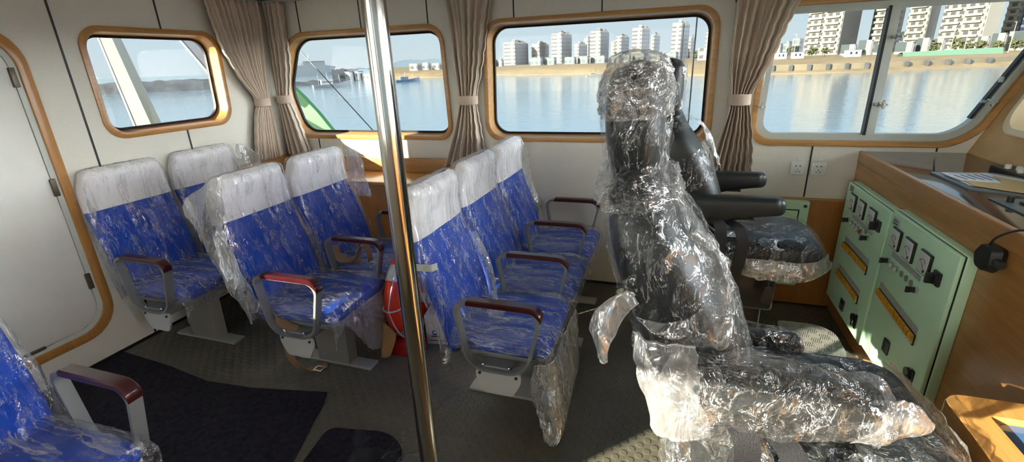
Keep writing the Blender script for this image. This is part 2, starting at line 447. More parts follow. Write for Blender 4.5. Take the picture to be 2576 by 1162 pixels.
W1 = [(2.02, 1.33), (2.95, 1.325), (2.975, 2.0), (2.02, 2.0)]; R1 = [.12, .13, .14, .13]
W2 = [(-3.19, 1.128), (-1.655, 1.128), (-1.68, 2.0), (-3.12, 2.0), (-3.305, 1.55)]; R2 = [.14, .12, .14, .16, .12]
W3 = [(-1.38, 1.128), (0.252, 1.128), (0.242, 2.0), (-1.36, 2.0)]; R3 = [.14, .12, .13, .14]
W4 = [(0.482, 1.128), (1.672, 1.128), (2.05, 1.995), (0.50, 1.995)]; R4 = [.13, .16, .1, .13]
D1 = [(0.34, 0.175), (1.745, 0.175), (1.745, 1.985), (0.34, 1.985)]; RD = [.2, .2, .2, .2]
MIR = 1.04
W1m = [(-0.70, 1.24), (0.28, 1.24), (0.28, 2.0), (-0.70, 2.0)]
W5 = [(1.70, 1.24), (3.38, 1.24), (3.38, 2.05), (1.70, 2.05)]; R5 = [.12] * 4
W6 = [(-1.2, 1.24), (1.5, 1.24), (1.5, 2.05), (-1.2, 2.05)]

side_out = [(XA - 0.1, -0.02), (2.2, -0.02), (2.2, ZC), (XA - 0.1, ZC)]
hole = lambda w, r, d=0.03: rpoly(inset(w, d), r)
wall_back = wall_with_holes('wall_back', side_out, [hole(W2, R2), hole(W3, R3), hole(W4, R4)], on_side, (0, 0.10, 0), M['wall'])
N1 = [(-3.30, 1.13), (-0.95, 1.13), (-0.95, 2.19), (-3.30, 2.19)]; N2 = [(-0.70, 1.13), (1.60, 1.13), (1.95, 2.19), (-0.70, 2.19)]; RN = [.13] * 4
wall_near = wall_with_holes('wall_near', side_out, [hole(N1, RN), hole(N2, RN)], on_near, (0, -0.10, 0), M['wall'])
wall_left = wall_with_holes('wall_left', [(YP, -0.02), (YS, -0.02), (YS, ZC), (YP, ZC)], [hole(W1, R1), hole(W1m, R1), hole(D1, RD)], on_aft, (-0.10, 0, 0), M['wall'])
wall_right = wall_with_holes('wall_right', [(YP, 1.1), (YS, 1.1), (YS, ZC), (YP, ZC)], [hole(W5, R5), hole(W6, R5)], on_front, (0.06, 0, -0.02), M['beige'])
floor = struct(MB().box((XA - 0.1, YP - 0.1, -0.08), (2.2, YS + 0.1, 0)).build('floor', M['floor']))
ceiling = struct(MB().box((XA - 0.1, YP - 0.1, ZC), (2.3, YS + 0.1, ZC + 0.06)).build('ceiling', M['ceiling']))
struct(MB().box((1.72, YP - 0.1, -0.02), (1.78, YS + 0.1, 1.12)).build('wall_front', M['wood_y']))

# black joints between the wall panels
def joint_side(x, z0, z1, w=0.009): MB().box((x - w / 2, YS - 0.003, z0), (x + w / 2, YS + 0.004, z1)).build('joint_strip', M['joint'], wall_back)
def joint_aft(y, z0, z1, w=0.011): MB().box((XA - 0.004, y - w / 2, z0), (XA + 0.003, y + w / 2, z1)).build('joint_strip', M['joint'], wall_left)
for x, lo, hi in ((-2.98, 2.0, ZC), (-2.98, 0.98, 1.13), (-2.39, 2.0, ZC), (-1.80, 2.0, ZC), (-1.12, 2.0, ZC), (-0.50, 2.0, ZC), (0.32, 2.0, ZC), (0.26, 0.8, 1.1), (0.868, 0.79, 1.128), (1.52, 1.105, 1.128)):
    joint_side(x, lo, hi)
joint_aft(1.93, 0.0, ZC); joint_aft(2.549, 2.0, ZC); joint_aft(2.549, 0.0, 1.33); joint_aft(1.30, 0, 0.175)
struct(MB().box((XA, YS - 0.012, 0.0), (1.13, YS, 0.018)).build('baseboard_back', M['joint']))
struct(MB().box((XA, YP, 0.0), (XA + 0.012, YS, 0.016)).build('baseboard_left', M['joint']))

def window(idx, poly, rad, to3, inward, wmat, gl=True, depth=0.10):
    """wooden surround, deep wooden reveal, rubber gasket and a pane"""
    o = rpoly(poly, rad); i1 = rpoly(inset(poly, 0.034), [r * 0.86 for r in (rad if isinstance(rad, list) else [rad] * len(poly))])
    i2 = rpoly(inset(poly, 0.05), [r * 0.8 for r in rad]); i3 = rpoly(inset(poly, 0.062), [r * 0.75 for r in rad])
    inw = V(inward)
    P = lambda pts, d: [to3(p) + inw * d for p in pts]
    b = MB()
    b.loft([P(o, -0.001), P(o, 0.010), P(inset_pts(o, i1, 0.2), 0.014), P(i1, 0.012), P(i2, -depth), P(rpoly(inset(poly, 0.03), rad), -depth - 0.001), P(rpoly(inset(poly, 0.03), rad), 0.0)], caps=False)
    w = struct(b.build('window_%d' % idx, wmat))
    MB().loft([P(i2, -depth + 0.022), P(i3, -depth + 0.026), P(i3, -depth + 0.004), P(i2, -depth), P(i2, -depth + 0.022)], caps=False).build('gasket', M['gasket'], w)
    g = MB(); n = len(i3); g.loft([P(i3, -depth + 0.012), P(i3, -depth + 0.008)])
    g.build('pane', M['glass'], w)
    return w

def inset_pts(a, b, t): return [p.lerp(q, t) for p, q in zip(a, b)]
window(1, W1, R1, on_aft, (1, 0, 0), M['wood_y'])
window(2, W2, R2, on_side, (0, -1, 0), M['wood_x'])
window(3, W3, R3, on_side, (0, -1, 0), M['wood_x'])
w4 = window(4, W4, R4, on_side, (0, -1, 0), M['wood_x'])
M['ivory'] = plain('ivory window surround', lin(226, 204, 164), 0.5, var=0.03)
window(5, [W5[0], W5[1], W5[2], W5[3]], R5, on_front, (-1, 0, 0), M['ivory'], depth=0.12)
window(6, W6, R5, on_front, (-1, 0, 0), M['ivory'], depth=0.12)
window(7, N1, RN, on_near, (0, 1, 0), M['wood_x']); window(8, N2, RN, on_near, (0, 1, 0), M['wood_x'])
window(10, W1m, R1, on_aft, (1, 0, 0), M['wood_y'])

# sliding window hardware of window 4
def frame_bar(name, a, b_, w, y0, y1, m, parent):
    a, b_ = V(a), V(b_); t = (b_ - a).normalized(); n = V((-t.y, t.x)) * w / 2
    pts = [a + n, b_ + n, b_ - n, a - n]
    return MB().prism([V((p.x, y0, p.y)) for p in pts], (0, y1 - y0, 0)).build(name, m, parent)
P4 = lambda pts, y: [V((p[0], y, p[1])) for p in pts]
a4 = rpoly(inset(W4, 0.036), [.10, .14, .08, .10]); b4 = rpoly(inset(W4, 0.078), [.085, .12, .06, .08])
MB().ring(P4(a4, YS + 0.012), P4(b4, YS + 0.012), (0, 0.05, 0)).build('sash_frame', M['alu_white'], w4)
c4 = rpoly(inset(W4, 0.033), [.11, .15, .08, .10])
MB().ring(P4(c4, YS + 0.006), P4(a4, YS + 0.006), (0, 0.02, 0)).build('seal', M['gasket'], w4)
frame_bar('mullion', (1.165, 1.20), (1.165, 1.93), 0.044, YS + 0.004, YS + 0.055, M['alu_white'], w4)
frame_bar('seal', (1.135, 1.20), (1.135, 1.93), 0.014, YS + 0.002, YS + 0.05, M['gasket'], w4)
frame_bar('seal', (1.640, 1.30), (1.87, 1.81), 0.014, YS - 0.001, YS + 0.03, M['gasket'], w4)
frame_bar('slide_rail', (1.664, 1.30), (1.894, 1.81), 0.018, YS - 0.006, YS + 0.03, M['alu'], w4)
def star_knob(x, z):
    b = MB(); r = []
    for k in range(40):
        a = 2 * PI * k / 40; rr = 0.019 + 0.008 * math.cos(5 * a); r.append(V((x + rr * math.cos(a), YS - 0.040, z + rr * math.sin(a))))
    b.prism(r, (0, 0.016, 0)); b.cyl((x, YS - 0.03, z), (x, YS + 0.03, z), 0.007); b.sphere((x, YS - 0.042, z), 0.009)
    b.box((x - 0.035, YS - 0.012, z - 0.008), (x + 0.012, YS + 0.012, z + 0.008), 0.003)
    b.build('star_knob', M['alu'], w4)
for x, z in ((0.534, 1.376), (1.185, 1.385), (1.20, 1.762), (1.700, 1.396)): star_knob(x, z)
MB().box((0.508, YS - 0.012, 1.49), (0.535, YS + 0.01, 1.60), 0.004).build('latch', M['alu'], w4)
MB().box((1.72, YS - 0.012, 1.50), (1.735, YS + 0.01, 1.53), 0.002).build('latch', M['alu'], w4)

# aft door
dpo, dpi = rpoly(D1, .2), rpoly(inset(D1, 0.05), .17); dpj = rpoly(inset(D1, 0.075), .15)
PD = lambda pts, d: [on_aft(p) + V((d, 0, 0)) for p in pts]
door = struct(MB().loft([PD(dpo, 0.0), PD(dpo, 0.014), PD(inset_pts(dpo, dpi, .2), 0.02), PD(dpi, 0.018), PD(dpi, -0.06), PD(dpo, -0.06), PD(dpo, 0)], caps=False).build('door_1', M['wood_z']))
MB().loft([PD(dpi, 0.002), PD(dpj, -0.004), PD(dpj, -0.05), PD(dpi, -0.05), PD(dpi, 0.002)], caps=False).build('door_frame', M['alu_white'], door)
dl = rpoly(inset(D1, 0.078), .15)
MB().loft([PD(dl, -0.04), PD(dl, -0.010), PD(rpoly(inset(D1, 0.084), .145), -0.006)]).build('door_leaf', M['door'], door)
for z in (1.72, 1.12, 0.53):
    MB().box((XA - 0.008, 1.656, z - 0.05), (XA + 0.010, 1.682, z + 0.05), 0.003).build('hinge', M['brown_metal'], door)
MB().box((XA - 0.008, 1.26, 0.245), (XA + 0.008, 1.36, 0.262), 0.002).build('hinge', M['brown_metal'], door)

# wooden wainscot forward of the passenger rows
wn = struct(MB().box((0.16, YS - 0.02, 0.015), (1.13, YS, 0.775)).build('trim_1', M['wood_dark']))
MB().box((0.155, YS - 0.024, 0.772), (1.13, YS, 0.786), 0.003).build('top_edge', M['wood_x'], wn)

# ------------------------------------------------------------------ built-in shelf below the window
sh = thing('wooden_shelf', 'wooden shelf cabinet built in under the window beside the two tied corner curtains', 'shelf', (-2.44, 3.28, 0))
MB().box((XA + 0.01 + 2.44, -0.17, 0.0), (0.90, 0.19, 0.83), 0.004).build('cabinet_body', M['wood_dark'], sh)
MB().box((XA + 0.005 + 2.44, -0.20, 0.83), (0.92, 0.19, 0.858), 0.006).build('shelf_top', M['wood_x'], sh)
MB().box((XA + 0.005 + 2.44, 0.17, 0.858), (0.92, 0.195, 0.978), 0.003).build('upstand', M['wood_x'], sh)
MB().box((XA + 0.003 + 2.44, -1.75 + 1.35, 0.85), (XA + 0.022 + 2.44, 0.17, 0.99), 0.003).build('upstand', M['wood_y'], sh)

# ------------------------------------------------------------------ curtains
def curtain(name, label, stations, to3, k, tie_at, amp=0.028, seed=0, mir=1):
    """stations: (z, left, right, depth_amp); cloth with folds, gathered at tie_at"""
    t = thing(name, label, 'curtain', (0, 0, 0), 0, 'tied curtains along the windows')
    st = cat(stations, 64); vs, fs = [], []; nu = 120
    base = to3((stations[0][1] + stations[0][2]) / 2, 0, stations[-1][0])
    t.location = base
    for i, (z, l, r, a) in enumerate(st):
        sc = 0.010 * abs(math.sin(i * 0.78)) * min(1, abs(z - tie_at) * 6)
        for j in range(nu + 1):
            u = j / nu
            ph = 2 * PI * k * (u + 0.035 * noise.noise(V((u * 6, z * 1.2, seed)))) + 0.5 * noise.noise(V((z * 2.2, u * 3, seed)))
            w = math.sin(ph) * 0.75 + 0.3 * math.sin(2.3 * ph + seed)
            lo = l - (sc if mir > 0 else 0); hi = r + (sc if mir < 0 else 0)
            vs.append(to3(lo + (hi - lo) * (u + 0.010 * math.cos(ph)), a * w + 0.008 * noise.noise(V((u * 9, z * 5, seed + 4))), z) - base)
    for i in range(63):
        for j in range(nu): fs.append((i * (nu + 1) + j, i * (nu + 1) + j + 1, (i + 1) * (nu + 1) + j + 1, (i + 1) * (nu + 1) + j))
    o = mesh('cloth', vs, fs, M['curtain'], t, 0)
    md = o.modifiers.new('thickness', 'SOLIDIFY'); md.thickness = 0.003
    # tie band
    i = min(range(64), key=lambda q: abs(st[q][0] - tie_at)); z, l, r, a = st[i]
    rings = []
    for dz, g in ((-0.034, 0.010), (-0.03, 0.014), (0.03, 0.014), (0.034, 0.010)):
        ring = []
        for q in range(32):
            th = 2 * PI * q / 32; ring.append(to3((l + r) / 2 + ((r - l) / 2 + g) * math.cos(th), (0.045 + g) * math.sin(th), z + dz) - base)
        rings.append(ring)
    MB().loft(rings).build('tieback', M['tie'], t)
    return t
side_to = lambda u, d, z: V((u, YS - 0.055 - d, z))
aft_to = lambda u, d, z: V((XA + 0.06 + d, u, z))
curtain('curtain', 'taupe curtain on the door wall, scalloped edge swept towards the small window',
        [(2.235, 2.87, 3.38, .03), (2.05, 2.90, 3.37, .03), (1.85, 2.95, 3.34, .03), (1.65, 3.05, 3.30, .032), (1.48, 3.165, 3.275, .03), (1.36, 3.13, 3.285, .034), (1.15, 3.07, 3.29, .034), (0.995, 3.04, 3.29, .034)], aft_to, 9, 1.47, seed=1)
curtain('curtain', 'taupe curtain tied in the corner beside the window with the green rail outside',
        [(2.235, -3.26, -3.075, .026), (2.0, -3.26, -3.09, .028), (1.75, -3.27, -3.11, .03), (1.48, -3.275, -3.175, .03), (1.36, -3.28, -3.15, .035), (1.15, -3.28, -3.10, .04), (0.995, -3.28, -3.06, .04)], side_to, 4, 1.465, seed=2, mir=-1)
curtain('curtain', 'taupe curtain tied back between the two long windows, hanging behind the row of three seats',
        [(2.235, -1.64, -1.24, .026), (2.0, -1.60, -1.30, .028), (1.75, -1.585, -1.35, .03), (1.47, -1.555, -1.42, .03), (1.34, -1.575, -1.42, .034), (1.1, -1.66, -1.39, .036), (0.925, -1.73, -1.375, .036)], side_to, 6, 1.45, seed=3, mir=-1)
curtain('curtain', 'taupe curtain tied back behind the black armrests, beside the sliding window with star knobs',
        [(2.235, 0.31, 0.74, .026), (2.0, 0.315, 0.66, .028), (1.82, 0.315, 0.60, .03), (1.62, 0.32, 0.535, .03), (1.44, 0.345, 0.455, .03), (1.34, 0.335, 0.465, .034), (1.12, 0.29, 0.50, .036), (0.94, 0.255, 0.515, .036)], side_to, 7, 1.43, seed=4, mir=-1)
rail = MB(); rail.cyl((XA + 0.03, YS - 0.055, 2.238), (2.0, YS - 0.055, 2.238), 0.012); rl = struct(rail.build('trim_2', M['alu']))
rail = MB(); rail.cyl((XA + 0.06, 2.8, 2.238), (XA + 0.06, YS - 0.03, 2.238), 0.012); struct(rail.build('trim_3', M['alu']))

# ------------------------------------------------------------------ stainless pole
px_, py_ = -0.622, 0.963
po = thing('handhold_pole', 'polished stainless steel handhold pole standing between floor and ceiling', 'pole', (px_, py_, 0))
MB().cyl((0, 0, 0.0), (0, 0, ZC), 0.0265, 40).build('tube', M['steel'], po, 0.9)
MB().cyl((0, 0, 0.0), (0, 0, 0.012), 0.06, 32).build('floor_flange', M['steel'], po)
MB().cyl((0, 0, ZC - 0.012), (0, 0, ZC), 0.06, 32).build('ceiling_flange', M['steel'], po)

# ------------------------------------------------------------------ passenger seats
SEAT_G = 'blue passenger seats under clear dust film'
def arm(parent, y, seed=0, side=-1, rubbed=False):
    o = rpoly([(-0.372, 0.352), (-0.085, 0.352), (0.0, 0.70), (-0.43, 0.70)], [.09, .09, .075, .06], 9)
    a = MB().ring([V((p.x, y - 0.024, p.y)) for p in o], [V((p.x, y - 0.024, p.y)) for p in rpoly(inset([(-0.372, 0.352), (-0.085, 0.352), (0.0, 0.70), (-0.43, 0.70)], 0.013), [.08, .08, .066, .05], 9)], (0, 0.048, 0)).build('armrest', M['grey_paint'], parent)
    top = cat([(-0.355, 0.702), (-0.2, 0.703), (-0.085, 0.702), (-0.045, 0.696), (-0.016, 0.672), (-0.010, 0.655)], 20)
    MB().loft([[V((p[0] - 0.002, y - 0.026, p[1] - 0.013)), V((p[0] + 0.001, y - 0.027, p[1] + 0.006)), V((p[0] + 0.003, y - 0.020, p[1] + 0.011)), V((p[0] + 0.003, y + 0.020, p[1] + 0.011)), V((p[0] + 0.001, y + 0.027, p[1] + 0.006)), V((p[0] - 0.002, y + 0.026, p[1] - 0.013))] for p in top]).build('arm_pad', M['pad'], a)
    for x in (-0.30, -0.17):
        MB().cyl((x, y, 0.364), (x, y, 0.376), 0.009, 10).sphere((x, y, 0.376), 0.008, n=6).build('bolt', M['chrome'], a)
    br = rpoly([(-0.30, 0.225), (-0.155, 0.225), (-0.115, 0.30), (-0.115, 0.351), (-0.335, 0.351), (-0.335, 0.30)], .015)
    b = MB().prism([V((p.x, y - 0.006, p.y)) for p in br], (0, 0.012, 0)).build('bracket_plate', M['light_paint'], parent)
    for x in (-0.315, -0.135): MB().cyl((x, y - 0.012, 0.333), (x, y + 0.012, 0.333), 0.007, 10).build('bolt', M['steel_dark'], b)
    return a

def back_path(lean=1.0, up=1.22):
    P = [(-0.475, 0.40, .040, .240), (-0.495, 0.52, .046, .252), (-0.535, 0.66, .047, .258), (-0.585, 0.80, .046, .260), (-0.63, 0.93, .046, .260), (-0.645, 1.03, .049, .257), (-0.643, 1.09, .053, .248), (-0.634, 1.145, .055, .228)]
    return [(-0.475 + (x + 0.475) * lean, z, a, b) for x, z, a, b in P]

def passenger_seat(x, y, label, seed, lean=1.0, far_arm=False, near_arm=True, film_pull=0.0, group=SEAT_G):
    t = thing('passenger_seat', label, 'seat', (x, y, 0), 0, group)
    bp = back_path(lean)
    MB().loft(slab(dome(bp, True, True), 44, 40, 3.4)).build('backrest', M['blue'], t, 0)
    # white headrest cloth over the top quarter
    hp = [(a, b, c + .005, d + .005) for a, b, c, d in cat(bp, 40) if b > 0.925]
    r = slab(dome(hp), 22, 40, 3.4, 0.0, 0.004, 0.003, seed)
    MB().loft(r, caps=False).build('headrest_cover', M['cover'], t, 0)
    # seat cushion: swept from the back to the front edge
    cp = [(-0.47, 0.440, .045, .235), (-0.36, 0.447, .05, .247), (-0.2, 0.453, .052, .25), (-0.08, 0.455, .052, .25), (-0.03, 0.452, .048, .247)]
    MB().loft(slab(dome(cp, True, True), 36, 40, 4.2)).build('seat_cushion', M['blue'], t, 0)
    MB().box((-0.44, -0.22, 0.375), (-0.06, 0.22, 0.40), 0.006).build('seat_pan', M['grey_paint'], t)
    MB().box((-0.30, -0.2825, 0.315), (-0.16, 0.2825, 0.372), 0.006).build('beam', M['grey_paint'], t)
    # pedestal leg and floor rail
    p = MB(); p.loft([[V((-0.345, -0.03, 0.012)), V((-0.13, -0.03, 0.012)), V((-0.13, 0.05, 0.012)), V((-0.345, 0.05, 0.012))], [V((-0.36, -0.03, 0.38)), V((-0.115, -0.03, 0.38)), V((-0.115, 0.05, 0.38)), V((-0.36, 0.05, 0.38))]])
    p.build('pedestal', M['pedestal'], t)
    MB().box((-0.50, -0.035, 0.0), (0.02, 0.055, 0.016), 0.003).build('floor_rail', M['alu'], t)
    if near_arm: arm(t, -0.2825, seed)
    if far_arm: arm(t, 0.2825, seed)
    # dust film: a bag over the back that flares lower down, and a sheet over the cushion
    fp = [(a, b, c + 0.010 + max(0, 0.9 - b) * 0.03, d + 0.010 + max(0, 0.95 - b) * (0.045 + film_pull)) for a, b, c, d in bp]
    r = slab(dome(fp), 70, 72, 3.2, 0.004, 0.006, 0.012, seed, 0, 11, 0.006)
    MB().loft(r, caps=False).build('dust_film', M['film'], t, 0)
    w = 0.272
    rows = []
    for k, (fxx, fz) in enumerate(((-0.47, 0.515), (-0.36, 0.512), (-0.2, 0.520), (-0.06, 0.520), (0.012, 0.49), (0.020, 0.42), (0.014, 0.36))):
        dr = 0.05 + 0.03 * noise.noise(V((k, seed, 0)))
        rows.append([(fxx, -w, fz - dr - 0.03), (fxx, -w + 0.004, fz - 0.03), (fxx, -0.2, fz + 0.003), (fxx, 0, fz + 0.004), (fxx, 0.2, fz + 0.003), (fxx, w - 0.004, fz - 0.03), (fxx, w, fz - dr - 0.03)])
    sheet('dust_film', rows, M['film_flat'], t, 44, 44, 0.006, 9, seed, 0.008)
    return t

SP = 0.567
r3, r2, r1, r0 = -0.46, -1.62, -2.675, -1.69
Y0 = 1.72 + 0.2825
s31 = passenger_seat(r3, Y0, 'aisle seat of the blue row of three, long film bag hanging to the floor', 11)
s32 = passenger_seat(r3, Y0 + SP, 'middle seat of the blue row of three under clear film', 12)
s33 = passenger_seat(r3, Y0 + 2 * SP, 'blue seat by the wall in the row of three under clear film', 13, far_arm=True)
s21 = passenger_seat(r2, Y0, 'blue aisle seat with a wing of loose film, one row ahead of the door wall', 21, film_pull=0.05)
s22 = passenger_seat(r2, Y0 + SP, 'blue seat in front of the wooden shelf with tan lap belt lying on it', 22, far_arm=True)
s11 = passenger_seat(r1, Y0, 'blue aisle seat backed against the door wall, close to the white door', 31, 0.82)
s12 = passenger_seat(r1, Y0 + SP, 'blue seat backed against the door wall, near the corner curtains', 32, 0.82)
s01 = passenger_seat(r0, 0.578, 'blue seat across the aisle, closest to the camera, with bare grey armrest', 41, far_arm=True, near_arm=False)

def local(t, pts): return [[tuple(V(p) - t.location) for p in r] for r in pts]
# hanging bag at the front of the three-seat row
sheet('film_bag', local(s31, [[(-0.52, 1.735, 0.40), (-0.43, 1.76, 0.43), (-0.425, 2.0, 0.44), (-0.43, 2.27, 0.42)],
                              [(-0.53, 1.715, 0.28), (-0.42, 1.735, 0.30), (-0.40, 2.0, 0.28), (-0.42, 2.28, 0.26)],
                              [(-0.50, 1.70, 0.16), (-0.405, 1.70, 0.17), (-0.38, 1.85, 0.15), (-0.40, 2.25, 0.16)],
                              [(-0.46, 1.69, 0.02), (-0.415, 1.685, 0.01), (-0.385, 1.715, 0.06), (-0.395, 2.18, 0.10)]]), M['film_hang'], s31, 40, 40, 0.012, 7, 3, 0.01)
# loose wing and skirt of the next row
sheet('film_wing', local(s21, [[(-2.11, 1.745, 1.215), (-2.17, 1.72, 1.20), (-2.235, 1.71, 1.17)],
                               [(-2.16, 1.74, 1.10), (-2.27, 1.705, 1.09), (-2.40, 1.69, 1.055)],
                               [(-2.19, 1.735, 0.93), (-2.26, 1.70, 0.92), (-2.335, 1.70, 0.90)],
                               [(-2.15, 1.73, 0.72), (-2.22, 1.69, 0.70), (-2.275, 1.70, 0.68)],
                               [(-2.06, 1.73, 0.47), (-2.10, 1.70, 0.46), (-2.13, 1.70, 0.45)]]), M['film_hang'], s21, 36, 40, 0.012, 8, 5, 0.010)
sheet('film_bag', local(s21, [[(-1.60, 1.80, 0.43), (-1.595, 2.05, 0.44), (-1.60, 2.29, 0.44)],
                              [(-1.60, 1.90, 0.28), (-1.585, 2.08, 0.25), (-1.59, 2.31, 0.25)],
                              [(-1.62, 2.02, 0.10), (-1.60, 2.15, 0.06), (-1.60, 2.31, 0.08)]]), M['film_hang'], s21, 36, 36, 0.012, 7, 6, 0.01)
sheet('film_wing', local(s33, [[(-1.06, 3.32, 1.20), (-1.04, 3.38, 1.13), (-1.03, 3.42, 1.06)], [(-1.05, 3.36, 0.95), (-1.03, 3.40, 0.9), (-1.0, 3.44, 0.85)], [(-0.98, 3.38, 0.7), (-0.95, 3.41, 0.65), (-0.92, 3.45, 0.6)]]), M['film_hang'], s33, 24, 24, 0.01, 8, 8, 0.008)
sheet('film_wing', local(s12, [[(-3.19, 2.80, 1.19), (-3.17, 2.86, 1.17), (-3.15, 2.98, 1.05)], [(-3.22, 2.80, 1.1), (-3.19, 2.85, 1.06), (-3.16, 2.96, 1.02)], [(-3.2, 2.80, 0.9), (-3.18, 2.84, 0.88), (-3.15, 2.87, 0.86)]]), M['film_hang'], s12, 20, 20, 0.008, 8, 9, 0.006)
sheet('film_wing', local(s22, [[(-2.20, 2.82, 1.20), (-2.16, 2.86, 1.18), (-2.15, 2.90, 1.12)], [(-2.22, 2.83, 1.02), (-2.18, 2.88, 1.0), (-2.14, 2.93, 0.98)], [(-2.2, 2.83, 0.8), (-2.15, 2.88, 0.8), (-2.11, 2.92, 0.78)]]), M['film_hang'], s22, 20, 20, 0.008, 8, 10, 0.006)
# tape and twisted film ends on the seat nearest the pole
MB().loft([[V(p) - s31.location for p in q] for q in ([(-1.142, 1.735, .865), (-1.142, 1.735, .83)], [(-1.06, 1.712, .86), (-1.06, 1.712, .825)], [(-0.985, 1.73, .855), (-0.985, 1.73, .82)], [(-0.97, 1.76, .855), (-0.97, 1.76, .82)])], closed=False).build('tape_strip', M['silver_tape'], s31)
MB().tube([V(p) - s31.location for p in cat([(-1.03, 2.30, .80), (-0.93, 2.24, .68), (-0.86, 2.15, .60), (-0.80, 2.02, .56), (-0.76, 1.93, .555)], 16)], [0.03, .028, .026, .024, .022, .02, .018, .018, .018, .016, .016, .016, .016, .018, .03, .05], 12).build('twisted_film', M['film_hang'], s31)
sheet('twisted_film', local(s31, [[(-0.99, 1.75, 0.45), (-0.95, 1.73, 0.43), (-0.93, 1.74, 0.42)], [(-0.985, 1.73, 0.38), (-0.95, 1.70, 0.36), (-0.92, 1.72, 0.36)], [(-0.96, 1.73, 0.31), (-0.945, 1.71, 0.29), (-0.92, 1.73, 0.30)]]), M['film_dense'], s31, 16, 16, 0.012, 20, 2)
# belts on the two-seat row
for k, (pts, w) in enumerate((([(-2.02, 2.36, .55), (-1.93, 2.34, .525), (-1.86, 2.33, .56), (-1.82, 2.34, .64), (-1.79, 2.36, .62), (-1.78, 2.36, .53)], (0.2, 1, 0.2)), ([(-2.07, 2.40, .60), (-2.0, 2.33, .54), (-1.92, 2.34, .53), (-1.85, 2.36, .53)], (0, 1, 0.5)))):
    ribbon([tuple(V(p) - s22.location) for p in pts], w, 0.045).build('lap_belt', M['belt_tan'], s22)
ribbon([tuple(V(p) - s21.location) for p in ((-2.02, 1.77, .47), (-1.98, 1.755, .42), (-1.93, 1.75, .385), (-1.86, 1.75, .372))], (0.3, 1, 0.3), 0.05).build('lap_belt', M['belt_tan'], s21)
bl = ribbon([tuple(V(p) - s21.location) for p in ((-2.02, 1.80, .30), (-2.0, 1.80, .12), (-1.97, 1.84, .03), (-1.93, 1.89, .012), (-1.88, 1.93, .01))], (1, 0.2, 0), 0.05).build('lap_belt', M['belt_tan'], s21)
MB().ring([V(p) - s21.location for p in ((-1.93, 1.86, .008), (-1.87, 1.86, .008), (-1.87, 1.91, .008), (-1.93, 1.91, .008))], [V(p) - s21.location for p in ((-1.92, 1.87, .008), (-1.88, 1.87, .008), (-1.88, 1.90, .008), (-1.92, 1.90, .008))], (0, 0, 0.01)).build('buckle', M['chrome'], bl)

